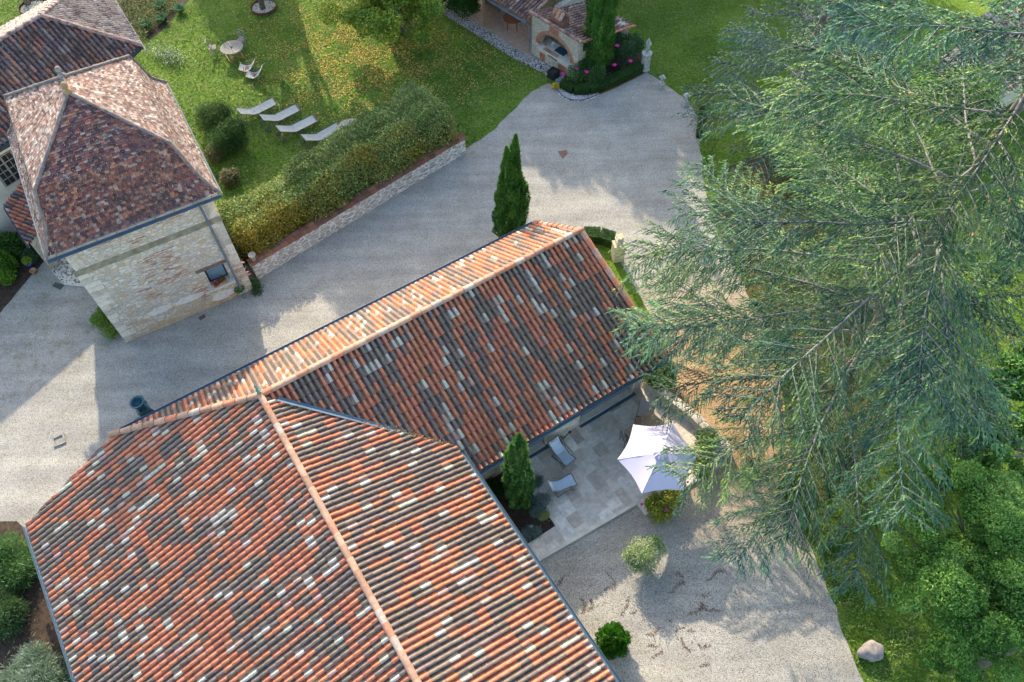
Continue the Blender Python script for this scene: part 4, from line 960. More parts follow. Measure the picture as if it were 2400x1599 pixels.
def deckchair(label, p, rz):
    o = thing('deck_chair', label, 'deck chair', (p.x, p.y, ZT), 'blue canvas deck chairs on the terrace', rz)
    top = [(-.52, .84), (-.38, .60), (-.22, .42), (-.08, .34), (.12, .36), (.36, .42), (.52, .44)]; w_ = .23; vs = []; fs = []
    for x, z in top:
        for y in (-w_, 0, w_): vs.append((x, y, z - (.02 if y == 0 else 0)))
    for i in range(6):
        for k in range(2): fs.append((i * 3 + k, i * 3 + k + 1, i * 3 + 4 + k, i * 3 + 3 + k))
    s = MB(); s.add(vs, fs); s.add([(a, b, c - .012) for a, b, c in vs], [tuple(reversed(f)) for f in fs]); s.build('sling', M['canvasblue'], o)
    s = MB(); s.blob((-.46, 0, .79), (.06, .16, .03), 3, 2, .3); s.build('headrest_ties', M['white'], o)
    f = MB()
    for y in (-.27, .27):
        f.bar((-.55, y, .88), (.46, y, .0), .03, .04); f.bar((.55, y, .45), (-.30, y, .0), .03, .04); f.bar((-.30, y * 1.08, .62), (.30, y * 1.08, .58), .05, .02)
    for x, z in ((-.55, .88), (.55, .45), (.42, .03), (-.28, .03)): f.bar((x, -.27, z), (x, .27, z), .03, .03)
    f.build('frame', M['teak'], o); return o
deckchair('blue deck chair nearer the house wall and watering can', G(1316, 1073, ZT), head(G(1303, 1060), G(1331, 1090)))
deckchair('blue deck chair nearer the planting bed', G(1315, 1146, ZT), head(G(1300, 1142), G(1332, 1128)))
# grey lounger, table and chair under the parasol
p, q = G(1518, 942, .6), G(1506, 992, .3); o = thing('terrace_lounger', 'brown-grey textile lounger at the far corner of the terrace', 'sun lounger', (p.x, p.y, ZT), None, head(p, q)); m = MB()
m.box((.35, 0, .42), (.72, .60, .03), 0, 0, R(22)); m.box((1.3, 0, .28), (1.25, .60, .03)); m.build('sling', smat('taupe_textile', (.36, .32, .30), .9, .1, 9), o); m = MB()
for y in (-.31, .31): m.bar((.68, y, .28), (1.93, y, .28), .03); m.bar((.02, y, .55), (.7, y, .28), .03)
m.bar((.68, -.31, .285), (.68, .31, .285), .06, .05); m.build('frame', M['dark'], o)
for x, y in ((.75, -.28), (.75, .28), (1.85, -.28), (1.85, .28)): m = MB(); m.bar((x, y, 0), (x, y, .28), .03); m.build('leg', M['dark'], o)
p = G(1512, 1008, .75); o = thing('terrace_table', 'weathered oak plank table half under the parasol', 'table', (p.x, p.y, ZT), None, A0 + R(8)); m = MB()
for i in range(6): m.box((0, -.40 + i * .16, .74), (1.5, .152, .035))
m.build('tabletop', smat('oak_planks', (.34, .24, .15), .8, .35, 5), o)
for x in (-.65, .65):
    for y in (-.36, .36): m = MB(); m.bar((x, y, 0), (x, y, .72), .07); m.build('leg', M['teakb'], o)
p = G(1497, 988, .80); o = thing('candle_bowl', 'small brown bowl on the plank table', 'bowl', (p.x, p.y, ZT + .76)); m = MB(); m.lathe((0, 0, 0), [(.05, 0), (.10, .03), (.11, .08), (.09, .08), (.08, .04), (.02, .03)], 16); m.build('bowl', M['pot'], o)
p = G(1470, 1032, .3); o = thing('terrace_chair', 'grey wooden chair pushed under the left edge of the parasol', 'chair', (p.x, p.y, ZT), None, R(20)); m = MB()
for i in range(6): m.box((-.18 + i * .07, 0, .44), (.055, .42, .02))
m.build('seat', M['teak'], o); m = MB()
for y in (-.2, .2): m.bar((-.22, y, 0), (-.26, y, .88), .03)
for z in (.55, .70, .85): m.bar((-.25, -.2, z), (-.25, .2, z), .05, .02)
m.build('backrest', M['teak'], o)
for y in (-.19, .19): m = MB(); m.bar((.2, y, 0), (.2, y, .43), .03); m.build('leg', M['teak'], o)
# watering can
p = G(1310, 1036, ZT); o = thing('watering_can', 'dark metal watering can by the house wall', 'watering can', (p.x, p.y, ZT), None, A0 - R(4)); m = MB()
m.lathe((0, 0, 0), [(.17, 0), (.18, .04), (.17, .25), (.12, .29), (.10, .29), (.10, .2)], 20); m.build('body', smat('dark_tin', (.09, .085, .08), .5, .3, 6, .5), o, True)
m = MB(); m.tube([(.14, 0, .06), (.32, 0, .22), (.48, 0, .36)], [.035, .022, .016], 8); m.lathe((.50, 0, .36), [(.02, 0), (.06, .04), (.055, .05)], 12); m.build('spout', M['black'], o)
m = MB(); m.tube([(-.14, 0, .08), (-.27, 0, .16), (-.24, 0, .32), (-.05, 0, .38), (.08, 0, .29)], .012, 6); m.build('handle', M['black'], o)

# ------------------------------------------------------------------ pavilion with barbecue
PA = Vector((1.62, 39.85, 0)); fd = Vector((math.cos(R(-47)), math.sin(R(-47)), 0)); bd = Vector((-fd.y, fd.x, 0))   # along the front / towards the back
pav = thing('garden_pavilion', 'stone garden pavilion with brick-arched barbecue and old barrel tile roof', 'pavilion', PA)
LW = 3.55; HP = 2.62
def pl(a, b, z): return fd * a + bd * b + Vector((0, 0, z))
# front wall with arched opening, built as columns of strips
sa, sb, zsp, zc = .55, 3.08, 1.02, 1.02; ra = (sb - sa) / 2; ca = (sa + sb) / 2
m = MB()
def pbox(m, a0, a1, b0, b1, z0, z1):
    vs = [pl(a0, b0, z0), pl(a1, b0, z0), pl(a1, b1, z0), pl(a0, b1, z0), pl(a0, b0, z1), pl(a1, b0, z1), pl(a1, b1, z1), pl(a0, b1, z1)]
    m.add(vs, [(0, 1, 5, 4), (1, 2, 6, 5), (2, 3, 7, 6), (3, 0, 4, 7), (4, 5, 6, 7), (3, 2, 1, 0)])
pbox(m, 0, sa, 0, .4, 0, HP); pbox(m, sb, LW, 0, .4, 0, HP); pbox(m, sa, sb, 0, .4, 0, .55)
K = 16
for i in range(K):
    a0 = sa + (sb - sa) * i / K; a1 = sa + (sb - sa) * (i + 1) / K; z0 = zsp + .78 * math.sqrt(max(0, ra * ra - (a0 - ca) ** 2)) ; z1 = zsp + .78 * math.sqrt(max(0, ra * ra - (a1 - ca) ** 2))
    vs = [pl(a0, 0, z0), pl(a1, 0, z1), pl(a1, .4, z1), pl(a0, .4, z0), pl(a0, 0, HP), pl(a1, 0, HP), pl(a1, .4, HP), pl(a0, .4, HP)]
    m.add(vs, [(0, 1, 5, 4), (2, 3, 7, 6), (4, 5, 6, 7), (3, 2, 1, 0)])
pbox(m, LW - .4, LW, .4, 4.0, 0, 1.75); pbox(m, 0, LW, 4.0, 4.3, 0, 1.6); pbox(m, -3.5, 0, 3.6, 3.9, 0, 2.3); pbox(m, 0, .35, .4, 4.0, 0, 2.3)
m.build('wall', rubble('pavilion_stone', [(.58, .52, .40), (.66, .60, .48), (.50, .45, .36), (.62, .52, .36)], (.38, .34, .27), 4.6, 2.4, .085, dirtamt=0), pav)
m = MB()
for i in range(38):
    an = math.pi * (i + .5) / 38; rx_, rz_ = ra + .10, ra * .78 + .10; c = Vector((math.cos(an) * rx_, 0, math.sin(an) * rz_)); s_ = random.uniform(.8, 1.2); m.cur = (.42 * s_, .17 * s_, .09 * s_)
    p = pl(ca + c.x, -.015, zsp + c.z); tang = Vector((-math.sin(an) * rx_, 0, math.cos(an) * rz_)).normalized(); nr = Vector((tang.z, 0, -tang.x))
    T3 = fd * tang.x + Vector((0, 0, tang.z)); N3 = fd * nr.x + Vector((0, 0, nr.z)); h2, l2 = .032, .13
    vs = [p + T3 * i1 * h2 + N3 * j1 * l2 + bd * k1 for i1 in (-1, 1) for j1 in (-1, 1) for k1 in (0, .12)]; m.add(vs, [(0, 1, 3, 2), (4, 6, 7, 5), (0, 4, 5, 1), (2, 3, 7, 6), (0, 2, 6, 4), (1, 5, 7, 3)])
m.build('brick_arch', M['brickred'], pav, fix=False)
m = MB()
for i in range(5): 
    for j in range(3): s_ = random.uniform(.75, 1.2); m.cur = (.40 * s_, .16 * s_, .09 * s_); a0 = 1.35 + j * .24; vs_m = len(m.v); pbox(m, a0 + (i % 2) * .05, a0 + .22 + (i % 2) * .05, -.014, .05, HP - .42 + i * .07, HP - .42 + i * .07 + .055)
m.build('brick_panel', M['brickred'], pav, fix=False)
for grp in ((.66, .87), (2.12, 2.33, 2.54)):
    m = MB()
    for i in range(8):
        for a0 in grp: s_ = random.uniform(.75, 1.2); m.cur = (.42 * s_, .18 * s_, .10 * s_); pbox(m, a0, a0 + .20, -.014, .05, .05 + i * .065, .05 + i * .065 + .05)
    m.build('brick_panel', M['brickred'], pav, fix=False)
m = MB(); pbox(m, sa, sb, -.12, .9, .80, .90); pbox(m, sa, 1.3, -.02, .9, .552, .80); pbox(m, 2.05, sb, -.02, .9, .552, .80); m.build('hearth_counter', M['quoin'], pav)
m = MB()
for i in range(5): m.cur = tuple(c * random.uniform(.85, 1.1) for c in (.50, .30, .20)); pbox(m, 1.0 + i * .22, 1.21 + i * .22, -.12, .12, .902, .925)
m.build('counter_tile', M['coping'], pav, fix=False)
m = MB(); pbox(m, sa - .05, sa, .402, 1.0, .9, 2.3); pbox(m, sb, sb + .05, .402, 1.0, .9, 2.3); pbox(m, sa, sb, .95, 1.0, .9, 2.4); m.build('fireplace_back', smat('sooty_render', (.34, .30, .26), .9, .6, 2, c2=(.08, .07, .06)), pav)
m = MB(); pbox(m, 1.55, 2.25, .25, .75, .902, .95); m.build('grill', M['iron'], pav)
m = MB(); pbox(m, .75, .87, .2, .32, .902, 1.06); m.build('jar', M['pot'], pav)
m = MB(); q0 = pl(1.15, .5, .92); m.tube([q0, q0 + Vector((0, 0, .18)), q0 + fd * .1 + Vector((0, 0, .26)), q0 + fd * .22 + Vector((0, 0, .2))], .035, 8); m.build('tap_pipe', M['white'], pav)
# roofs
OT = ([(.34, .19, .14), (.26, .15, .12), (.40, .25, .18), (.20, .14, .13), (.44, .33, .28)], [.3, .2, .2, .15, .15])
dn = (bd * 1 + Vector((0, 0, -.27))).normalized(); ref = PA + pl(0, -.08, HP + .10)
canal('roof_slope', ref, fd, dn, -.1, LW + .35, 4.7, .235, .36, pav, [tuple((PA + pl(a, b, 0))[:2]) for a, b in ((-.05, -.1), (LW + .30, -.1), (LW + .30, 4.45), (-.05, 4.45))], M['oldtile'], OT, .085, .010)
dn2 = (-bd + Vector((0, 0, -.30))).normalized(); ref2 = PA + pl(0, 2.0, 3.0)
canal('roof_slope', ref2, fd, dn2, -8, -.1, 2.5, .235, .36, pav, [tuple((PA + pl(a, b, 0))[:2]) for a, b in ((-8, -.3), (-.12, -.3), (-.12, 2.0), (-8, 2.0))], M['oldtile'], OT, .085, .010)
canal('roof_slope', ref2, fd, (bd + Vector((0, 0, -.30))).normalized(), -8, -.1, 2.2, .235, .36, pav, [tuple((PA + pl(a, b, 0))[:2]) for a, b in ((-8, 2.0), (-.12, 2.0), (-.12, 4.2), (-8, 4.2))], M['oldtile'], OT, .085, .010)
def slab3(pts, th=.06):
    n_ = len(pts); return (pts + [p - Vector((0, 0, th)) for p in pts], [tuple(range(n_)), tuple(reversed(range(n_, 2 * n_)))] + [(i, n_ + i, n_ + (i + 1) % n_, (i + 1) % n_) for i in range(n_)])
m = MB(); m.add(*slab3([pl(-.02, -.05, HP + .06), pl(LW + .25, -.05, HP + .06), pl(LW + .25, 4.4, HP + .06 - 4.45 * .27), pl(-.02, 4.4, HP + .06 - 4.45 * .27)]))
m.add(*slab3([pl(-8, -.25, 2.28), pl(-.14, -.25, 2.28), pl(-.14, 2.0, 2.95), pl(-8, 2.0, 2.95)])); m.add(*slab3([pl(-8, 2.0, 2.95), pl(-.14, 2.0, 2.95), pl(-.14, 4.15, 2.31), pl(-8, 4.15, 2.31)])); m.build('roof_boards', M['leaded'], pav)
rp0 = [(.34, .20, .15), (.42, .26, .18), (.28, .18, .15)]
ridge_tiles('ridge_cap', PA + pl(-.1, -.1, HP + .16), PA + pl(LW + .3, -.1, HP + .16), pav, M['oldtile'], rp0, .38, .11, .09)
ridge_tiles('ridge_cap', PA + pl(-8, 2.0, 3.04), PA + pl(-.1, 2.0, 3.04), pav, M['oldtile'], rp0, .42, .13, .10)
ridge_tiles('verge_cap', PA + pl(LW + .3, -.1, HP + .14), PA + pl(LW + .3, 4.45, HP + .14 - 4.55 * .27), pav, M['oldtile'], [(.50, .22, .12), (.44, .20, .12)], .38, .10, .08)
ridge_tiles('verge_cap', PA + pl(-.06, 2.0, 3.05), PA + pl(-.06, -.28, 2.38), pav, M['oldtile'], rp0, .38, .10, .08)
m = MB(); pbox(m, 1.35, 2.15, .15, .75, HP - .2, HP + .42); cz = HP + .42
ch = m.build('chimney', M['brickred'] if False else smat('old_brick', (.32, .15, .10), .9, .4, 8, c2=(.17, .09, .07), bmp=.5), pav)
for s_ in (-1, 1):
    for i in range(3):
        ridge_tiles('chimney_tile', pl(1.45 + i * .28, .45 + s_ * .34, cz + .05), pl(1.45 + i * .28, .45, cz + .36), ch, M['oldtile'], [(.46, .24, .15), (.40, .27, .20), (.50, .22, .12)], .5, .12, .07)
m = MB(); g0, g1 = pl(-7.9, -.36, 2.20), pl(-.15, -.36, 2.20); gutter(m, g0, g1, .07); m.tube([pl(-.2, -.34, 2.15), pl(-.16, -.10, 1.95), pl(-.14, -.08, .1)], .045, 8); m.build('gutter', smat('dull_zinc', (.17, .21, .26), .6, .3, 5, .4), pav)
for a in (-7.7, -3.9): m = MB(); m.bar(pl(a, -.1, 0), pl(a, -.1, 2.2), .16); m.build('post', M['leaded'], pav)
# its floor, pebble strip, furniture
m = MB(); m.prism([tuple((PA + pl(a, b, 0))[:2]) for a, b in ((-8, -.25), (0, -.25), (0, 3.6), (-8, 3.6))], 0, .06); struct(m.build('pavilion_floor', M['floor']))
def pebbles(name, poly, n, s0, pal, z=.02, label='pale rounded pebbles'):
    xs = [p[0] for p in poly]; ys = [p[1] for p in poly]; m = MB(); c = 0; pts = []
    def inside(x, y):
        r_ = False; j = len(poly) - 1
        for i in range(len(poly)):
            if (poly[i][1] > y) != (poly[j][1] > y) and x < (poly[j][0] - poly[i][0]) * (y - poly[i][1]) / (poly[j][1] - poly[i][1]) + poly[i][0]: r_ = not r_
            j = i
        return r_
    while c < n:
        x, y = random.uniform(min(xs), max(xs)), random.uniform(min(ys), max(ys))
        if inside(x, y):
            s9 = random.uniform(.75, 1.15); m.cur = tuple(k_ * s9 for k_ in random.choice(pal)); s_ = s0 * random.uniform(.6, 1.4); a = random.uniform(0, 3)
            vs = [(x + math.cos(a) * s_, y + math.sin(a) * s_, z), (x - math.sin(a) * s_ * .7, y + math.cos(a) * s_ * .7, z), (x - math.cos(a) * s_, y - math.sin(a) * s_, z), (x + math.sin(a) * s_ * .7, y - math.cos(a) * s_ * .7, z), (x, y, z + s_ * .7)]
            m.add(vs, [(0, 1, 4), (1, 2, 4), (2, 3, 4), (3, 0, 4)]); c += 1
    o = m.build(name, M['pebble'], None, fix=False); tag(o, label, 'pebbles', kind='stuff'); return o
PB = [(.55, .52, .48), (.40, .37, .35), (.62, .58, .52), (.22, .21, .21), (.48, .40, .34)]
strip = [tuple((PA + pl(a, b, 0))[:2]) for a, b in ((-8, -.27), (-8, -1.05), (-.3, -1.0), (1.7, -.75), (3.0, -.85), (3.1, -.35), (2.6, -.05), (0, -.05))]
sheet('pebble_strip', strip, .010, M['soil'], 0, px=False); pebbles('strip_pebbles', strip, 3800, .05, PB, .012, 'grey and white pebbles in a strip along the pavilion front')
p = G(1203, 42, .75); o = thing('dining_table', 'round polished mahogany table under the pavilion eave', 'table', (p.x, p.y, .06)); m = MB(); m.lathe((0, 0, .70), [(.58, 0), (.62, .02), (.62, .045), (.58, .05)], 36); m.build('tabletop', M['mahog'], o)
for a in range(4): m = MB(); c = Vector((.42 * math.cos(a * 1.571 + .5), .42 * math.sin(a * 1.571 + .5), 0)); m.tube([c * 1.02, c * .96 + Vector((0, 0, .3)), c + Vector((0, 0, .7))], [.02, .028, .04], 8); m.build('leg', M['mahog'], o)
def bistro(label, p, rz):
    o = thing('bistro_chair', label, 'chair', (p.x, p.y, .06), 'white bistro chairs under the pavilion', rz); m = MB(); 
    for i in range(5): m.box((-.14 + i * .07, 0, .44), (.05, .38, .018))
    m.build('seat', M['lime'], o); m = MB()
    for y in (-.18, .18): m.tube([(.20, y, 0), (-.2, y, .86)], .016, 6)
    m.bar((-.2, -.18, .84), (-.2, .18, .84), .05, .02); m.build('backrest', M['lime'], o)
    for y in (-.15, .15): m = MB(); m.tube([(-.22, y, 0), (.16, y, .44)], .016, 6); m.build('leg', M['lime'], o)
bistro('white folding bistro chair nearest the barbecue wall', G(1225, 72), R(120)); bistro('white folding bistro chair between table and cabinet', G(1180, 40), R(20)); bistro('white bistro chair nearest the porch edge at right of the table', G(1222, 58), R(200))
p = G(1152, 22); o = thing('wood_cabinet', 'dark wooden cabinet at the left end of the pavilion porch', 'cabinet', (p.x, p.y, .06), None, R(-47)); m = MB(); m.box((0, .25, .62), (1.3, .5, 1.12)); m.build('carcass', M['teakb'], o)
for x in (-.32, .32): m = MB(); m.box((x, -.012, .62), (.6, .022, 1.0)); d_ = m.build('door', M['leaded'], o); m = MB(); m.box((x - .22 * (1 if x > 0 else -1), -.03, .62), (.02, .02, .12)); m.build('handle', M['iron'], d_)
for x in (-.6, .6): m = MB(); m.bar((x, .02, -.0), (x, .02, .1), .06); m.build('foot', M['teakb'], o)
p = G(1297, 181); o = thing('square_planter', 'square dark blue-black planter on the pebbles under the barbecue', 'planter', (p.x, p.y, 0), None, R(-40)); m = MB()
for x, y, sx_, sy_ in ((-.24, 0, .04, .52), (.24, 0, .04, .52), (0, -.24, .44, .04), (0, .24, .44, .04)): m.box((x, y, .24), (sx_, sy_, .46))
m.box((0, 0, .04), (.44, .44, .06)); m.build('box', M['black'], o); m = MB(); m.box((0, 0, .37), (.44, .44, .04)); m.build('soil', M['soil'], o)
p = G(1301, 208); bush('yellow_flower_pot', 'small clump of yellow flowers at the tip of the pebble curve', 'flowers', p, [(0, 0, .18, .2, .16)], 500, [(.55, .38, .03), (.70, .55, .05), (.12, .2, .03)], .03, .03, stems=2)

# rose bed
bedp = [(1302, 201), (1311, 222), (1330, 235), (1352, 238), (1376, 235), (1405, 222), (1450, 203), (1515, 170), (1500, 120), (1400, 110), (1330, 165)]
sheet('rose_bed', bedp, .016, M['soil'])
bp = [tuple(G(x, y)[:2]) for x, y in [(1302, 201), (1311, 222), (1330, 235), (1352, 238), (1376, 235), (1405, 224), (1400, 215), (1375, 222), (1345, 222), (1320, 205)]]
pebbles('bed_pebbles', bp, 1100, .06, [(.66, .64, .60), (.55, .52, .48), (.40, .34, .32)], .018, 'white pebbles inside the curved tip of the rose bed')
m = MB(); ed = [G(x, y) for x, y in bedp[:8]]; ed2 = []
for a, b in zip(ed, ed[1:]): ed2 += [a.lerp(b, k_ / 4) for k_ in range(4)]
ed2.append(ed[-1]); ed2 = [sum((ed2[max(0, min(len(ed2) - 1, i + k_))] for k_ in (-2, -1, 0, 1, 2)), Vector()) / 5 for i in range(len(ed2))]
for a, b in zip(ed2, ed2[1:]): m.bar(a + Vector((0, 0, .03)), b + Vector((0, 0, .03)), .02, .12)
o = m.build('bed_edging', M['rust']); tag(o, 'rusty steel edging strip curving round the rose bed', 'edging')
def lowhedge(name, label, pts, wdt, hgt, n, pal, group=None):
    pts = [Vector((*p, 0)) if not isinstance(p, Vector) else p for p in pts]; seg = [(b - a).length for a, b in zip(pts, pts[1:])]; tot = sum(seg); o = thing(name, label, 'hedge', pts[0], group)
    s_ = rng.random(n) * tot; cum = np.cumsum([0] + seg); k = np.clip(np.searchsorted(cum, s_) - 1, 0, len(seg) - 1); A_ = np.array([tuple(p) for p in pts]); fr = ((s_ - cum[k]) / np.array(seg)[k])[:, None]
    c = A_[k] * (1 - fr) + A_[k + 1] * fr; d = unit(A_[k + 1] - A_[k]); nn = np.stack([-d[:, 1], d[:, 0], 0 * d[:, 0]], 1)
    q = rng.random(n); side = rng.choice([-1, 1], n); top = q < .55
    off = np.where(top, rng.uniform(-1, 1, n) * wdt / 2, side * wdt / 2 * rng.uniform(.85, 1, n)); z = np.where(top, hgt * rng.uniform(.9, 1.02, n), rng.random(n) * hgt)
    P = c + nn * off[:, None]; P[:, 2] = np.maximum(z, .04); P += rng.normal(0, .015, P.shape); leafmesh('leaves', P, .022, .016, palmix(P, pal, 2, 1), M['leaf'], o, None, .6)
    m = MB()
    for i in range(max(2, int(tot / .5))):
        t_ = (i + .5) * tot / max(2, int(tot / .5)); kk = min(len(seg) - 1, max(0, int(np.searchsorted(cum, t_)) - 1)); p = pts[kk].lerp(pts[kk + 1], (t_ - cum[kk]) / seg[kk]) - pts[0]; m.tube([p, p + Vector((.03, .02, hgt * .8))], [.02, .01], 5)
    m.build('stems', M['bark'], o); m = MB()
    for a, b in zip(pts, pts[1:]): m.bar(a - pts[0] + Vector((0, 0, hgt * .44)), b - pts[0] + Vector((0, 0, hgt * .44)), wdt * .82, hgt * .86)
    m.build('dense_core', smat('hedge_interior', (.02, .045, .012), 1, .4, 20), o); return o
BX = [(.025, .07, .012), (.045, .11, .018), (.08, .15, .03)]
lowhedge('box_hedge', 'clipped box hedge edging the rose bed beside the drive', [G(x, y) for x, y in [(1318, 203), (1345, 218), (1380, 218), (1420, 206), (1462, 186), (1500, 165)]], .55, .5, 15000, BX, 'clipped box hedges')
lowhedge('box_hedge', 'short clipped box hedge between the gable and the stone pedestal', [G(x, y) for x, y in [(1368, 560), (1405, 562), (1436, 572)]], .65, .55, 8000, BX, 'clipped box hedges')
lowhedge('box_hedge', 'thin low box edging on the far right rim of the drive', [G(x, y) for x, y in [(1645, 258), (1641, 290), (1637, 325)]], .3, .3, 3000, BX, 'clipped box hedges')
RS = [(.03, .075, .02), (.055, .13, .03), (.10, .19, .05), (.17, .24, .07)]
p = G(1375, 200); o = bush('rose_bush', 'light green rose bush with pink blooms in front of the cypress', 'rose bush', p, [(-.5, .2, .7, .75, .6), (.4, .1, .75, .7, .6), (.1, .7, .8, .7, .6)], 9000, RS, .04, .03, 'roses in the bed', seed=3)
flowers(o, [G(1375, 168, 1.25), G(1320, 174, .95), G(1352, 160, 1.1)], .12, M['flower'])
p = G(1458, 165); o = bush('rose_bush', 'taller dark green rose bush beside the statue', 'rose bush', p, [(0, .3, .9, .85, .8), (-.5, 1.0, 1.1, .8, .8), (.5, .9, 1.0, .8, .7)], 10000, [(.02, .055, .02), (.035, .09, .03), (.06, .13, .045)], .04, .03, 'roses in the bed', seed=6)
flowers(o, [G(1446, 107, 1.7), G(1440, 152, 1.2), G(1478, 143, 1.2)], .12, M['flower'])

# ------------------------------------------------------------------ stone ornaments
def skin(name, verts, edges, rad, mat, parent, sub=2, root=0):
    me = bpy.data.meshes.new(name); me.from_pydata(verts, edges, []); o = link(name, me, parent, mat)
    md = o.modifiers.new('s', 'SKIN'); md.use_smooth_shade = True; sv = me.skin_vertices[0].data
    for i, r_ in enumerate(rad): sv[i].radius = (r_, r_) if not isinstance(r_, tuple) else r_
    sv[root].use_root = True
    if sub: ss = o.modifiers.new('d', 'SUBSURF'); ss.levels = sub; ss.render_levels = sub
    return o
p, hs_ = hfrom(1511, 163, 98); o = thing('garden_statue', 'weathered stone statue of a child on a tall pedestal beside the lawn', 'statue', (p.x, p.y, 0), None, R(-70)); m = MB()
m.lathe((0, 0, 0), [(.30, 0), (.30, .06), (.26, .08), (.25, 1.0), (.30, 1.04), (.30, 1.12), (.18, 1.14)], 8); m.build('pedestal', M['lime'], o)
vv = [(0, 0, 1.55), (0, 0, 1.7), (0, 0, 1.85), (0, 0, 1.93), (0, 0, 2.03), (.03, .09, 1.82), (.12, .12, 1.68), (.18, .02, 1.75), (-.03, -.09, 1.82), (.08, -.13, 1.70), (.18, -.02, 1.74), (0, .06, 1.5), (.03, .07, 1.32), (0, .07, 1.16), (0, -.06, 1.5), (.05, -.07, 1.33), (0, -.08, 1.16), (-.06, 0, 1.3), (-.08, 0, 1.15)]
ee = [(0, 1), (1, 2), (2, 3), (3, 4), (2, 5), (5, 6), (6, 7), (2, 8), (8, 9), (9, 10), (0, 11), (11, 12), (12, 13), (0, 14), (14, 15), (15, 16), (0, 17), (17, 18)]
skin('figure', vv, ee, [.09, .085, .08, .045, .085, .045, .035, .03, .045, .035, .03, .065, .05, .04, .065, .05, .04, .09, .10], M['lime'], o)
m = MB(); m.blob((.17, 0, 1.80), (.07, .09, .10), 5, 2, .3); m.build('held_basket', M['lime'], o)
def lantern(label, p):
    o = thing('stone_lantern', label, 'stone lantern', (p.x, p.y, 0), 'small stone lanterns at the edge of the drive', R(20)); m = MB(); m.box((0, 0, .17), (.28, .28, .34)); m.box((0, 0, .355), (.22, .22, .03)); m.lathe((0, 0, .37), [(.10, 0), (.07, .06), (.06, .22), (.09, .28)], 8); m.build('post', M['lime'], o)
    m = MB(); m.box((0, 0, .67), (.30, .30, .05)); m.box((0, 0, .72), (.22, .22, .05)); m.box((0, 0, .77), (.12, .12, .05)); m.build('cap', M['lime'], o); return o
lantern('small grey stone lantern nearer the statue', G(1549, 205)); lantern('small grey stone lantern nearer the cedar', G(1605, 247))
p = G(1446, 606); o = thing('stone_pedestal', 'yellowed limestone pedestal carrying a stepped white stone lantern by the gable', 'pedestal', (p.x, p.y, 0), None, R(12)); m = MB(); m.box((0, 0, .5), (.50, .50, 1.0)); m.box((0, 0, 1.03), (.54, .54, .06)); m.build('block', M['limey'], o)
p2 = thing('stone_lantern', 'white stepped stone lantern head standing on the yellowed pedestal', 'stone lantern', (p.x, p.y, 1.06), None, R(12)); m = MB(); m.box((0, 0, .09), (.30, .30, .18)); m.box((0, 0, .22), (.20, .20, .10)); m.box((0, 0, .30), (.36, .36, .05)); m.box((0, 0, .40), (.28, .28, .14)); m.build('body', smat('white_stone', (.66, .64, .56), .9, .3, 8), p2)
m = MB(); m.box((0, 0, .49), (.34, .34, .04)); m.box((-.09, 0, .53), (.05, .26, .03)); m.box((.09, 0, .53), (.05, .26, .03)); m.build('cap', M['limey'], p2)
p = G(2038, 1530); o = thing('boulder', 'pale hollowed boulder lying on the grass at the gravel edge', 'boulder', (p.x, p.y, 0), None, R(15)); m = MB(); m.blob((0, 0, .20), (.46, .30, .30), 21, 4, .16); m.build('rock', smat('boulder_stone', (.33, .28, .24), .9, .5, 5, c2=(.16, .15, .15), bmp=1), o, True)
# cast-iron fruit press / corn sheller
p = G(356, 985); o = thing('cast_iron_press', 'antique blue-green cast-iron press with a round hopper, half hidden by the eave', 'press', (p.x, p.y, 0), None, A0); m = MB()
for x in (-.22, .22):
    for y in (-.18, .18): m.bar((x * 1.3, y * 1.3, 0), (x * .7, y * .7, .75), .06)
m.box((0, 0, .35), (.5, .42, .04)); m.build('stand', M['press'], o); m = MB(); m.box((0, 0, .85), (.42, .34, .28)); m.box((0, 0, 1.0), (.50, .42, .05)); m.box((0, 0, 1.16), (.30, .26, .26)); m.box((0, 0, .72), (.48, .40, .05)); m.build('body', M['press'], o)
m = MB(); m.lathe((0, 0, 1.27), [(.12, 0), (.16, .05), (.26, .22), (.30, .24), (.30, .29), (.23, .29), (.21, .22), (.08, .06), (.01, .05)], 32); m.build('hopper', M['press'], o, True)
for y in (-.26, .26):
    m = MB(); pts = [(.05 + .17 * math.cos(a / 18 * 6.2832), y, .95 + .17 * math.sin(a / 18 * 6.2832)) for a in range(19)]; m.tube(pts, .02, 5, False)
    for a in range(18): m.box((.05 + .195 * math.cos(a / 18 * 6.2832), y, .95 + .195 * math.sin(a / 18 * 6.2832)), (.03, .03, .03), 0, 0, 0)
    for a in range(4): m.bar((.05, y, .95), (.05 + .16 * math.cos(a * 1.571), y, .95 + .16 * math.sin(a * 1.571)), .02)
    m.build('gear_wheel', M['iron'], o)
m = MB(); m.tube([(-.1, -.28, .95), (-.45, -.28, .95), (-.45, -.42, .95)], .016, 6); m.build('crank', M['iron'], o)
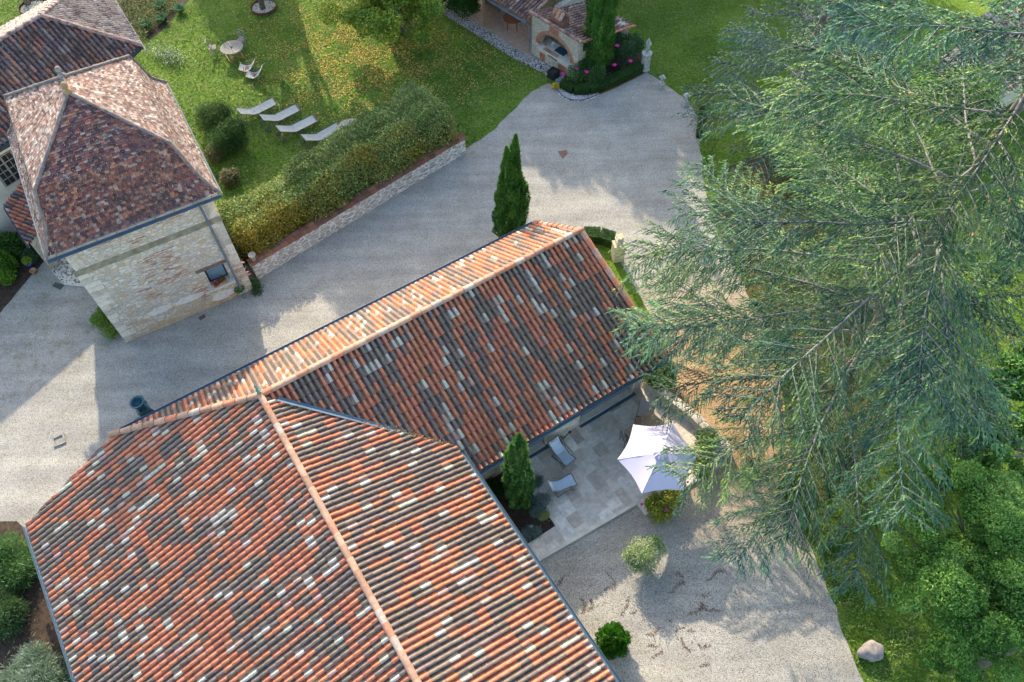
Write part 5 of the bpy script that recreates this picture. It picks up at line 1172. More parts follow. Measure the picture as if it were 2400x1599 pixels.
# drain basin, manhole patches
p = G(139, 1033); o = thing('drain_basin', 'small square stone drain basin sunk in the sunlit gravel', 'drain', (p.x, p.y, 0), None, R(28)); m = MB()
for x, y, a, b in ((-.21, 0, .07, .49), (.21, 0, .07, .49), (0, -.21, .35, .07), (0, .21, .35, .07)): m.box((x, y, .03), (a, b, .07))
m.build('rim', M['mortar'], o); m = MB(); m.box((0, 0, .006), (.35, .35, .012)); m.build('gravel_fill', M['gravel'], o)
sheet('bare_earth_patch', [(1307, 355), (1328, 352), (1331, 361), (1319, 373)], .010, smat('brown_earth', (.24, .14, .09), 1, .3, 20, c2=(.16, .09, .06)), .05)
sheet('bare_earth_patch', [(464, 745), (480, 736), (482, 744), (470, 752)], .010, smat('brown_earth_b', (.17, .10, .08), 1, .3, 20), .04)
sheet('drain_cover', [(130, 662), (152, 668), (142, 680), (122, 671)], .012, smat('mossy_iron', (.10, .11, .08), .9, .4, 20))
o = thing('fallen_tile', 'rusty metal plate leaning against the far eave of the long roof', 'plate', UV(1.2, -20.1, 0)); m = MB(); m.box((0, 0, .35), (.5, .02, .7), A0, R(-20)); m.build('plate', M['rust'], o)
# cobbled step by the tower
cst = [(112, 590), (125, 640), (150, 668), (195, 672), (240, 660), (200, 560)]
m = MB(); m.prism([tuple(G(x, y)[:2]) for x, y in cst], 0, .14); o = struct(m.build('cobbled_step', M['quoin']))
pebbles('step_cobbles', [tuple(G(x, y)[:2]) for x, y in cst], 420, .075, [(.30, .27, .23), (.42, .38, .32), (.22, .20, .18)], .135, 'dark cobbles set in the rounded step beside the tower')

# pots
def pot(label, p, r_, h_, mat, pal=None, n=0, group=None, fl=None, lh=.3):
    o = thing('flower_pot', label, 'flower pot', p, group); m = MB(); m.lathe((0, 0, 0), [(r_ * .65, 0), (r_ * .95, h_ * .8), (r_ * 1.1, h_ * .82), (r_ * 1.1, h_), (r_ * .9, h_), (r_ * .85, h_ * .85), (.01, h_ * .84)], 18); m.build('pot', mat, o, True)
    if n:
        P, d = blobpts([(0, 0, h_ + lh * .5, r_ * 1.35, lh * .7)], n, .6, .2, 1); P += np.array(o.location); leafmesh('leaves', P, .03, .018, palmix(P, pal, 2, 1), M['leaf'], o, None, .4)
    if fl: flowers(o, [Vector(p) + Vector(f) for f in fl[0]], .05, fl[1])
    return o
PG = [(.03, .10, .02), (.06, .17, .03), (.12, .24, .05)]
pot('pale stone pot with leafy geranium under the tower window', G(567, 690), .19, .32, M['stonepot'], PG, 900, fl=([(0, .1, .62), (.1, 0, .6)], M['flower']))
pot('blue glazed pot holding a yellow-leaved plant by the dark border', G(74, 625), .16, .3, M['bluepot'], [(.2, .3, .03), (.4, .42, .05)], 500)
pot('small empty terracotta pot beside the blue pot', G(82, 640), .15, .22, M['pot'])
pot('dark round stone pot on the end of the garden wall coping', wa_ + wd * .25 + wn * .18 + Vector((0, 0, 1.04)), .15, .42, M['stonepot'])
o = thing('flower_trough', 'trough of red and pink flowers on the tower window sill', 'flower trough', T0 + L_((wx0 + wx1) / 2 - .05, -.12, wz0 + .006), None, TA); m = MB(); m.box((0, 0, .07), (.62, .16, .14)); m.build('trough', M['pot'], o)
P = np.array(o.location) + np.stack([rng.uniform(-.3, .3, 500) * math.cos(TA), rng.uniform(-.3, .3, 500) * math.sin(TA) + rng.uniform(-.1, .1, 500), rng.uniform(.14, .32, 500)], 1)
P = np.array(o.location) + np.outer(rng.uniform(-.32, .32, 500), np.array(tu)) + np.outer(rng.uniform(-.1, .1, 500), np.array(tv)) + np.outer(rng.uniform(.14, .3, 500), [0, 0, 1]); leafmesh('leaves', P, .03, .02, palmix(P, [(.05, .1, .03), (.2, .12, .04), (.3, .08, .05)], 3), M['leaf'], o, None, .3)
fl = [Vector(P[i]) for i in (3, 40, 90)]; o2 = o; 
for q_, mt in zip(fl, ('flowerr', 'flower', 'flowerr')):
    m = MB(); m.blob((0, 0, 0), (.05, .05, .04), 2, 1); f_ = m.build('flower', M[mt], o); f_.location = o.matrix_local.inverted() @ q_ if False else Vector(((q_ - o.location).dot(tu), (q_ - o.location).dot(tv), .3))

# ------------------------------------------------------------------ smaller planting
OL = [(.14, .22, .07), (.22, .30, .10), (.30, .36, .18), (.40, .42, .30)]
bush('olive_shrub', 'airy grey-green rounded shrub alone on the gravel below the terrace', 'shrub', G(1505, 1318), [(0, 0, .80, .72, .65), (.25, .2, .95, .5, .45), (-.3, -.1, .8, .5, .45)], 12000, OL, .055, .012, None, .8, 2, 9, seed=2)
o = bush('rose_bush', 'yellowing rose bush at the front corner of the terrace', 'rose bush', G(1545, 1195), [(-.2, 0, .5, .5, .45), (.4, .25, .55, .45, .4), (0, -.3, .35, .45, .3)], 4500, [(.10, .16, .02), (.24, .26, .03), (.40, .36, .04), (.12, .2, .04)], .04, .024, 'roses round the terrace', .6, 2, 6, seed=4)
flowers(o, [G(1504, 1182, .6), G(1560, 1196, .7)], .06, M['flower'])
o = bush('rose_bush', 'straggly green rose bush right of the parasol', 'rose bush', G(1650, 1080), [(-.1, 0, .6, .5, .5), (.1, .7, .6, .5, .5), (-.3, -.6, .5, .4, .4)], 5000, [(.06, .12, .03), (.12, .19, .05), (.24, .26, .08)], .04, .024, 'roses round the terrace', .7, 2, 8, seed=9)
flowers(o, [G(1640, 1075, .8), G(1612, 1130, .6), G(1650, 1095, .9)], .05, M['flower'])
bush('wall_shrub', 'dark leafy shrub at the outer corner of the long wing', 'shrub', G(1545, 905), [(0, 0, .5, .6, .55), (-.4, .2, .5, .5, .5), (.3, .3, .6, .45, .4)], 8000, [(.03, .07, .015), (.06, .12, .02), (.14, .18, .03)], .035, .025, seed=5)
LV = [(.10, .15, .12), (.16, .22, .18), (.24, .30, .26)]
for k_, (x, y, r_, lab) in enumerate([(1250, 1135, .32, 'grey lavender tuft beside the cypress foot'), (1262, 1180, .38, 'largest grey lavender tuft against the terrace edge'), (1258, 1205, .3, 'grey lavender tuft in the middle of the dark bed'), (1272, 1212, .2, 'pale yellow-green tuft near the path corner'), (1240, 1255, .36, 'grey lavender clump next to the path')]):
    bush('lavender', lab, 'lavender', G(x, y, .03), [(0, 0, r_ * .5, r_, r_ * .6), (r_ * .7, r_ * .2, r_ * .4, r_ * .7, r_ * .5)], 1800, LV if k_ != 3 else [(.25, .28, .08), (.4, .4, .15)], .04, .009, 'lavender in the terrace bed', .6, 2, 3, seed=k_)
bush('dark_seedling', 'low dark leafy plants at the foot of the house wall', 'plant', G(1150, 1140, .03), [(0, 0, .18, .3, .2), (.3, -.25, .15, .25, .16)], 700, [(.02, .06, .01), (.05, .12, .02)], .05, .03, seed=7)
m = MB(); m.blob((0, 0, .05), (.10, .08, .07), 3, 2); o = m.build('garden_stone', M['white']); o.location = G(1244, 1237, .04); tag(o, 'single white stone on the dark bed', 'stone')
# upper left
for k_, (x, y, r_, pal_, lab, nm) in enumerate([
    (505, 305, 1.0, [(.04, .09, .02), (.07, .13, .03), (.12, .18, .05)], 'rosemary-like dark shrub against the tower, nearest the loungers', 'dark_shrub'),
    (540, 350, 1.05, [(.03, .08, .02), (.06, .12, .025), (.10, .17, .04)], 'feathery dark shrub in front of the tower shrub', 'dark_shrub'),
    (508, 372, .6, [(.14, .11, .05), (.2, .18, .07), (.10, .12, .04)], 'dry brownish shrub at the tower corner', 'dry_shrub'),
    (540, 430, .55, [(.22, .17, .07), (.14, .14, .05), (.3, .26, .12)], 'half bare bush between tower and hedge', 'dry_shrub')]):
    bush(nm, lab, 'shrub', G(x, y), [(0, 0, r_ * .7, r_, r_ * .8), (r_ * .4, r_ * .4, r_ * .8, r_ * .6, r_ * .6)], 13000 if k_ < 2 else 4500, pal_, .09 if k_ < 2 else .05, .012 if k_ < 2 else .022, 'shrubs beside the tower', .7, 1.5, 9, seed=20 + k_, spiky=1.5 if k_ < 2 else 0)
for k_, (x, y, lab) in enumerate([(346, 66, 'spiky strap-leaved clump nearest the tiled roof corner'), (383, 52, 'spiky strap-leaved clump in the middle of the border'), (378, 22, 'spiky strap-leaved clump behind the others at the top'), (425, 30, 'spiky strap-leaved clump at the lawn end of the border')]):
    o = thing('agapanthus', lab, 'plant', G(x, y), 'strap-leaved clumps in the border'); n_ = 160; a = rng.uniform(0, 6.28, n_); P = np.array(o.location) + np.stack([np.cos(a) * .22, np.sin(a) * .22, rng.uniform(.15, .35, n_)], 1)
    leafmesh('leaves', P, .26, .022, palmix(P, [(.05, .13, .05), (.09, .2, .09), (.16, .28, .15)], 2), M['leaf'], o, None, .0, np.stack([np.cos(a), np.sin(a), np.full(n_, .9)], 1), 5)
P = []
for i in range(9000):
    x, y = rng.uniform(285, 440), rng.uniform(-10, 95)
    if y < 95 - (x - 340) * .95 + (20 if x < 345 else 0) and y > (x - 300) * 1.0 - 110 and x > 285: g_ = G(x, y); P.append((g_.x, g_.y, rng.uniform(.03, .35)))
P = np.array(P); o = leafmesh('border_plants', P, .05, .025, palmix(P, [(.05, .08, .02), (.12, .15, .04), (.22, .22, .07), (.10, .17, .04)], 1.2, 5), M['leaf'], None, None, .4); tag(o, 'mixed low planting filling the border beside the tiled roof', 'ground cover', kind='stuff')
C_ = G(398, 138); P = np.stack([rng.normal(C_.x, .45, 1500) , rng.normal(C_.y, .45, 1500), rng.uniform(.1, .5, 1500)], 1); P[:, 0] += (P[:, 1] - C_.y) * -.9
cw = palmix(P, [(.10, .18, .05), (.16, .25, .08)], 2); wh = rng.random(1500) < .22; cw[wh] = (.62, .62, .56); o = leafmesh('white_daisies', P, .035, .03, cw, M['leaf'], None, None, .5); tag(o, 'drift of tiny white flowers behind the tower', 'flowers', kind='stuff')
# bottom-left bed
for k_, (x, y, r_, pal_, lab, lw) in enumerate([(20, 1320, 1.15, [(.05, .12, .03), (.09, .19, .05), (.16, .27, .09)], 'large rosemary bush nearest the gravel at the left edge', .008),
    (0, 1440, 1.0, [(.04, .09, .025), (.08, .15, .05), (.14, .22, .08)], 'darker rosemary bush half cut by the left edge', .008),
    (90, 1590, 1.05, [(.12, .18, .10), (.2, .27, .17), (.28, .34, .24)], 'silvery santolina bush at the bottom left corner', .009)]):
    o = bush('rosemary_bush', lab, 'bush', G(x, y), [(0, 0, .35, r_, .55), (r_ * .5, -r_ * .3, .35, r_ * .7, .5)], 20000, pal_, .11, lw * 1.2, 'bushes in the lower left bed', .7, 1.5, 6, seed=30 + k_, spiky=2.5)
flowers(o, [G(42, 1562, .4), G(38, 1574, .4)], .04, M['flowerr'])
P = np.array([tuple(G(rng.uniform(0, 200), rng.uniform(1260, 1640), .03)) for _ in range(260)]); o = leafmesh('weeds', P, .03, .02, palmix(P, [(.2, .25, .1), (.45, .45, .35)], 2), M['leaf'], None, None, .5); tag(o, 'scattered pale weeds on the dark soil', 'weeds', kind='stuff')
# left border
for k_, (x, y, r_, pal_, lab) in enumerate([(18, 640, .9, [(.05, .13, .01), (.09, .2, .015), (.16, .28, .03)], 'bright green shrub at the left edge below the lean-to'), (-25, 575, 1.0, [(.05, .13, .01), (.09, .2, .015), (.16, .28, .03)], 'tall bright shrub cut by the left edge'),
    (45, 590, .8, [(.02, .06, .01), (.04, .10, .015), (.07, .15, .02)], 'dark leafy shrub under the lean-to gutter'), (75, 608, .45, [(.03, .08, .02), (.06, .13, .05)], 'small bluish shrub in the shade by the step')]):
    bush('border_shrub', lab, 'shrub', G(x, y), [(0, 0, r_ * .7, r_ * .8, r_ * .8), (r_ * .3, -r_ * .5, r_ * .5, r_ * .6, r_ * .6)], 7000, pal_, .045, .03, 'shrubs in the left border', .45, 1.4, 5, seed=40 + k_)
bush('climber', 'bushy creeper at the lower left corner of the tower', 'bush', G(262, 775), [(-.25, .2, .5, .5, .5), (.1, -.25, .25, .35, .3), (-.35, .75, .4, .4, .4)], 6000, [(.06, .13, .015), (.13, .24, .03), (.25, .33, .05)], .04, .018, seed=50)
bush('climber', 'leafy creeper sprawling at the foot of the downpipe', 'bush', G(600, 672), [(0, 0, .2, .3, .25), (.1, -.35, .08, .3, .12)], 1200, [(.05, .1, .03), (.1, .16, .04)], .035, .025, seed=51)

# ------------------------------------------------------------------ trees
YW = [(.03, .085, .012), (.06, .13, .02), (.11, .18, .025), (.30, .27, .03)]
b = G(935, 72); broadtree('walnut_tree', 'broad tree with yellowing leaves overhanging the leaf-strewn lawn', b, 9.5, [(0, -2.5, 2.8, 2.2, 1.2), (-2.4, -1.5, 3.0, 1.9, 1.3), (2.3, -1.9, 2.9, 1.9, 1.3), (1.2, -3.0, 2.3, 1.2, .8), (-1.2, -2.7, 2.4, 1.3, .8), (0, -.2, 4.4, 3.0, 1.8), (-2.6, 1.0, 4.4, 2.2, 1.8), (2.6, 1.0, 4.4, 2.2, 1.8), (0, 2.2, 6.4, 3.0, 2.2), (0, 2.2, 8.0, 2.2, 1.5)], 70000, [(.07, .15, .018), (.15, .26, .03), (.30, .36, .04), (.58, .48, .05)], .07, .042, seed=1, tr=.2, depth=.6, clump=8)
b = G(617, 22); o = broadtree('young_tree', 'straight-trunked tree standing in a ringed pebble circle on the lawn', b, 11.5, [(0, .6, 7.0, 2.4, 2.0), (1.6, 1.0, 7.8, 2.2, 1.9), (-1.6, .8, 7.6, 2.2, 1.8), (.3, 1.6, 9.6, 2.4, 1.9), (2.6, 1.6, 8.6, 1.8, 1.6)], 17000, YW, .10, .06, seed=2, tr=.14)
def ringbed(label, b, r_):
    o = thing('tree_ring', label, 'tree ring', b, 'pebble rings round young trees'); m = MB(); pts = [(math.cos(a / 28 * 6.2832) * r_, math.sin(a / 28 * 6.2832) * r_, .09) for a in range(28)]
    for i in range(28): m.bar(pts[i], pts[(i + 1) % 28], .02, .20)
    m.build('metal_ring', M['rust'], o)
    pe = pebbles('pebble_fill', [(b.x + x * .97, b.y + y * .97) for x, y, z in pts], 520, .06, [(.62, .55, .42), (.52, .44, .34), (.70, .64, .52)], .05); del pe['category']; del pe['label']; pe.parent = o; pe.location = -Vector(b)
    return o
ringbed('steel-edged pebble circle round the young tree on the lawn', G(619, 20), .78)
b = G(68, 12); broadtree('young_tree', 'leaning tree trunk in a pebble ring beyond the old roof', b, 6.0, [(-.6, .8, 4.9, 1.4, 1.2), (-1.2, 1.2, 5.0, 1.2, 1.0)], 5000, YW, .07, .045, seed=12, tr=.16, lean=(-.8, .4)); ringbed('pebble circle beyond the ridge of the old house', G(80, 20), .85)
bush('dark_laurel', 'dense dark green laurel at the left end of the pavilion', 'shrub', G(1092, 38), [(0, 0, .9, 1.0, .9), (-.7, .7, 1.0, 1.1, 1.0), (.2, .9, 1.0, .9, .9)], 15000, [(.015, .06, .01), (.03, .10, .015), (.05, .14, .02)], .05, .035, seed=60)
AS = [(.035, .11, .015), (.085, .21, .03), (.17, .33, .06), (.30, .45, .11)]
def rel(px, py, z, base): q = G(px, py, z); return (q.x - base.x, q.y - base.y, z)
b = G(2285, 1560); b.z = 0
bl = [(*rel(2170, 1260, 5.2, b), 1.25, 1.0), (*rel(2240, 1180, 5.6, b), 1.3, 1.1), (*rel(2320, 1270, 5.8, b), 1.5, 1.2), (*rel(2200, 1380, 5.0, b), 1.2, 1.0), (*rel(2300, 1400, 5.4, b), 1.4, 1.2), (*rel(2380, 1330, 5.6, b), 1.3, 1.1), (*rel(2340, 1180, 5.6, b), 1.2, 1.0), (*rel(2300, 1500, 4.4, b), 1.2, 1.0), (*rel(2390, 1480, 4.6, b), 1.3, 1.1), (*rel(2230, 1540, 2.6, b), .8, .7)]
broadtree('ash_tree', 'feathery bright green ash tree filling the lower right corner', b, 6.6, bl, 120000, AS, .058, .021, 'trees on the right lawn', seed=4, depth=.5, clump=12)
b = G(2420, 700); bl = [(*rel(2350, 560, 5.0, b), 1.1, .9), (*rel(2390, 480, 5.2, b), 1.2, 1.0), (*rel(2400, 650, 5.0, b), 1.3, 1.0), (*rel(2330, 640, 4.4, b), .7, .5)]
broadtree('birch_tree', 'pale green tree poking in at the right edge behind the cedar', b, 6, bl, 12000, [(.10, .2, .06), (.17, .29, .10), (.26, .38, .17)], .07, .035, 'trees on the right lawn', seed=5, depth=.8, clump=8)
b = G(2400, 1120); bl = [(*rel(2340, 960, 4.2, b), 1.3, .9), (*rel(2390, 880, 4.4, b), 1.3, .9), (*rel(2280, 1060, 3.6, b), .9, .7), (*rel(2380, 1050, 4.2, b), 1.2, .9), (*rel(2220, 1000, 2.6, b), .8, .5)]
broadtree('maple_tree', 'mid green spreading tree at the right edge above the ash', b, 5.4, bl, 20000, [(.05, .15, .02), (.09, .22, .03), (.15, .30, .06), (.26, .36, .08)], .07, .045, 'trees on the right lawn', seed=6, depth=.8, clump=8)
b = G(2170, 250); bl = [(*rel(2080, 330, 2.2, b), 1.3, 1.2), (*rel(2150, 230, 2.4, b), 1.4, 1.3), (*rel(2260, 220, 2.6, b), 1.5, 1.4), (*rel(2200, 360, 2.0, b), 1.4, 1.2), (*rel(2030, 440, 1.8, b), 1.2, 1.0)]
broadtree('hazel_thicket', 'yellow-green thicket seen through the cedar boughs at the upper right', b, 3.4, bl, 22000, [(.09, .2, .03), (.15, .28, .05), (.24, .36, .09)], .07, .045, seed=7, depth=.6)
for k_, (x, y, r_, lab) in enumerate([(1925, 1250, .6, 'yellow-green shrub at the gravel edge under the cedar'), (1965, 1345, .45, 'second yellow-green shrub lower along the gravel edge'), (1850, 1160, .6, 'dark shrub hugging the cedar trunk')]):
    bush('underplanting', lab, 'shrub', G(x, y), [(0, 0, r_ * .7, r_, r_ * .8), (r_ * .3, r_ * .8, r_ * .6, r_ * .8, r_ * .6)], 5000, [(.09, .15, .02), (.2, .26, .03), (.34, .36, .05)] if k_ < 2 else [(.03, .07, .02), (.06, .11, .03)], .04, .028, 'shrubs under the cedar', .5, 1.5, 4, seed=70 + k_)
# tall trees just beyond the top of the frame: they throw the shade on the drive and lawn
for k_, (x, y, hh_, r_, lab) in enumerate([(9.5, 52, 14, 3.4, 'tall dark tree beyond the pavilion'), (3.5, 55, 15, 3.6, 'tall oak beyond the pavilion roof'), (-3.5, 53, 14, 3.0, 'tall oak beyond the walnut'), (15.5, 53.5, 15, 3.6, 'tall tree beyond the blue cedar'), (-20, 60, 13, 2.6, 'tree far beyond the lawn'), (-9.5, 58, 13, 2.0, 'slender tree beyond the lawn top'), (.3, 51.5, 14.5, 2.8, 'tall tree between the oaks'), (7.0, 57, 17, 3.6, 'tallest tree behind the pavilion'), (20.5, 52, 15, 3.4, 'tall tree at the far right'), (-9, 49.5, 19, 3.0, 'very tall straight tree north of the walnut'), (-14.6, 50.5, 19, 2.4, 'very tall slender tree north of the ringed tree')]):
    bl = [(0, 0, hh_ * .62, r_, hh_ * .30), (r_ * .5, .3, hh_ * .45, r_ * .8, hh_ * .2), (-r_ * .5, -.2, hh_ * .5, r_ * .8, hh_ * .22), (.2, .8, hh_ * .8, r_ * .7, hh_ * .16), (0, -.6, hh_ * .33, r_ * .9, hh_ * .15)]
    if hh_ > 18: bl = [(0, 0, 13.5, r_, 3.2), (1, .4, 11.5, r_ * .8, 2), (-1, -.3, 11.8, r_ * .8, 2), (.3, 0, 16, r_ * .7, 2)]
    broadtree('oak_tree', lab, Vector((x, y, 0)), hh_, bl, 15000, GREEN, .17, .12, 'tall trees north of the garden', seed=80 + k_, tr=.3)

# ------------------------------------------------------------------ old house, upper left
old = thing('old_farmhouse', 'old house behind the tower with dark weathered barrel tile roof', 'house', G(40, 250))
R0, R1, Hh = G(0, 98, 7.0), G(96, 40, 7.0), G(332, 109, 4.6)
en = G(338, 112, 4.5); es = G(269, 0, 4.5)
def planez(A_, B_, C_): n_ = (B_ - A_).cross(C_ - A_).normalized(); return (n_ if n_.z > 0 else -n_)
def slope3(name, A_, B_, C_, pxpoly, w_, c_, mat, pal, h_=.075, extra=[], panf=.36, wob=.006):
    n_ = planez(A_, B_, C_); dwn = Vector((n_.x, n_.y, 0)).normalized(); dwn.z = -math.hypot(n_.x, n_.y) / n_.z * 1.0; dwn.normalize(); al = Vector((-dwn.y, dwn.x, 0)).normalized()
    P = [p if isinstance(p, Vector) else onplane(*p, A_, n_) for p in pxpoly]; c0 = A_
    aa = [(p - c0).dot(al) for p in P]; bb = [(p - c0).dot(dwn) for p in P]; ref_ = c0 + dwn * min(bb) + n_ * .03
    # convexity assumed
    o = canal(name, ref_, al, dwn, min(aa) - .1, max(aa) + .1, max(bb) - min(bb) + .1, w_, c_, old, [p[:2] for p in P], mat, pal, h_, wob, panf)
    d_ = deck2(P, n_); return P
def deck2(P, n_):
    n2 = len(P); vs = [p - Vector((0, 0, .04)) for p in P] + [p - Vector((0, 0, .14)) for p in P]
    return mk('roof_deck', vs, [tuple(range(n2)), tuple(reversed(range(n2, 2 * n2)))] + [(i, n2 + i, n2 + (i + 1) % n2, (i + 1) % n2) for i in range(n2)], M['dark'], old)
DK = ([(.21, .15, .14), (.16, .13, .135), (.30, .15, .11), (.27, .23, .22), (.38, .23, .18)], [.28, .24, .2, .18, .1])
GY = ([(.44, .38, .32), (.38, .33, .29), (.50, .42, .34), (.34, .27, .23)], [.3, .3, .2, .2])
ex = (R0 - R1).normalized(); ax_ = R1 + ex * 9
Pd = slope3('roof_slope', R1, R0, Hh, [R1, Hh, (210, 235), (48, 323), (0, 350), (-220, 470), ax_], .235, .36, M['oldtile'], DK, .085)
n2_ = planez(R1, en, es); R2 = onplane(146, 0, R1, n2_); R2e = R1 + (R2 - R1) * 1.25; ed_ = (es - en).normalized()
slope3('roof_slope', R1, en, es, [R1, R2e, es + ed_ * 1.2, en], .20, .34, M['oldtile'], ([(.46, .37, .31), (.40, .32, .28), (.34, .23, .19), (.52, .44, .38)], [.3, .3, .2, .2]), .07)
slope3('roof_slope', R1, R0, R2, [ax_, R1, R2e, (128, -8), (0, 70), (-300, 240)], .26, .36, M['oldtile'], GY, .08)
ridge_tiles('ridge_cap', ax_ + Vector((0, 0, .05)), R1 + Vector((0, 0, .05)), old, M['oldtile'], [(.42, .30, .25), (.36, .28, .25)], .42, .14, .11); ridge_tiles('hip_cap', R1 + Vector((0, 0, .05)), R2e + Vector((0, 0, .05)), old, M['oldtile'], [(.42, .30, .25), (.36, .28, .25)], .42, .14, .11)
ridge_tiles('hip_cap', R1 + Vector((0, 0, .05)), Hh + Vector((0, 0, .05)), old, M['oldtile'], [(.40, .26, .2), (.36, .25, .22)], .38, .14, .11)
m = MB(); m.bar(en + (en - es).normalized() * .3 - old.location, es + ed_ * 1.2 - old.location, .07, .06); m.build('edge_trim', M['zincgrey'], old)
# wall below the dark slope
ea, eb = Pd[3], Pd[5]; wdv = Vector((eb.x - ea.x, eb.y - ea.y, 0)).normalized(); wnn = Vector((-wdv.y, wdv.x, 0)); wnn = wnn if wnn.dot(R1 - ea) > 0 else -wnn
base_ = Vector((ea.x, ea.y, 0)) + wnn * .3 - wdv * 1.5; zt_ = min(ea.z, Pd[4].z) - .12
wallbox(base_, wdv, wnn, 14, .5, 0, zt_, 'wall', smat('cream_rendered_stone', (.66, .61, .50), .9, .25, 2.2, c2=(.52, .46, .36), bmp=.4), old)
wpt = onplane(18, 395, base_, wnn); c_ = wpt - old.location; wz = math.atan2(wdv.y, wdv.x)
f = MB(); f.box(c_ - wnn * .02, (1.15, .08, 1.5), wz); wf = f.build('window', M['teak'], old)
for sx_ in (-.27, .27):
    for sz_ in (-.55, -.18, .18, .55):
        for q_ in (-.12, .12): p_ = MB(); p_.box(c_ - wnn * .065 + wdv * (sx_ + q_) + Vector((0, 0, sz_)), (.20, .02, .30), wz); p_.build('pane', M['glass'], wf)
# lean-to with newer tiles
la, lb_, lc_, ld_ = G(66, 405, 3.0), G(8, 482, 3.0), G(66, 578, 2.2), G(95, 540, 2.2)
lt = thing('lean_to', 'small lean-to with red and brown tiled roof between tower and old house', 'outbuilding', G(60, 520))
n_ = planez(lb_, la, lc_); dwn = (lc_ - lb_); al = (la - lb_).normalized(); dwn = (dwn - al * dwn.dot(al)).normalized()
dwn = Vector((n_.x, n_.y, 0)).normalized(); dwn.z = -math.hypot(n_.x, n_.y) / n_.z; dwn.normalize(); al = Vector((-dwn.y, dwn.x, 0)).normalized()
Pq = [la, lb_, lc_, ld_ + (ld_ - lc_) * .8, la + (la - lb_) * .6]; aa = [(p - la).dot(al) for p in Pq]; bb = [(p - la).dot(dwn) for p in Pq]
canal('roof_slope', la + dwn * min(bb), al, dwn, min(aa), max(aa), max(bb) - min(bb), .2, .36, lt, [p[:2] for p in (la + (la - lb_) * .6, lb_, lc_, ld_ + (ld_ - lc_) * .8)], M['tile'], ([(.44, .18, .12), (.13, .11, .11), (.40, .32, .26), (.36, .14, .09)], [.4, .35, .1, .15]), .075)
m = MB(); gutter(m, lb_ - lt.location - Vector((0, 0, .05)), lc_ - lt.location - Vector((0, 0, .05)), .07); m.build('gutter', M['zinc'], lt)
m = MB(); q_ = [lb_, lc_, ld_ + (ld_ - lc_) * .8, la + (la - lb_) * .6]; cen = sum(q_, Vector()) / 4; q2 = [cen + (p - cen) * .88 for p in q_]
m.add([Vector((p.x, p.y, 0)) - lt.location for p in q2] + [p - lt.location - Vector((0, 0, .12)) for p in q2], [(0, 1, 2, 3), (4, 5, 6, 7)] + [(i, (i + 1) % 4, 4 + (i + 1) % 4, 4 + i) for i in range(4)]); m.build('wall', M['rubble2'], lt)
# neighbouring roof glimpsed at the upper right
q_ = G(2390, 60, 3.0); nb_ = thing('far_outbuilding', 'tiled outbuilding glimpsed behind the cedar at the upper right corner', 'outbuilding', (q_.x, q_.y, 0)); du = Vector((math.cos(R(35)), math.sin(R(35)), 0)); dv_ = Vector((du.y, -du.x, 0))
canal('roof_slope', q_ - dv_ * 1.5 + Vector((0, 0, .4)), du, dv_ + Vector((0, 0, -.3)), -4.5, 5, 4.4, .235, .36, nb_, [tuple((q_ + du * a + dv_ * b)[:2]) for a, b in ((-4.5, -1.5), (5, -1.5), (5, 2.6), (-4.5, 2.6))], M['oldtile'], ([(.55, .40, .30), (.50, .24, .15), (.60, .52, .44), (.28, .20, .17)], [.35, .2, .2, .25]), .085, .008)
m = MB(); m.prism([tuple((du * a + dv_ * b)[:2]) for a, b in ((-4.2, -1.4), (4.8, -1.4), (4.8, 2.2), (-4.2, 2.2))], 0, 2.1); m.build('wall', M['rubble2'], nb_)

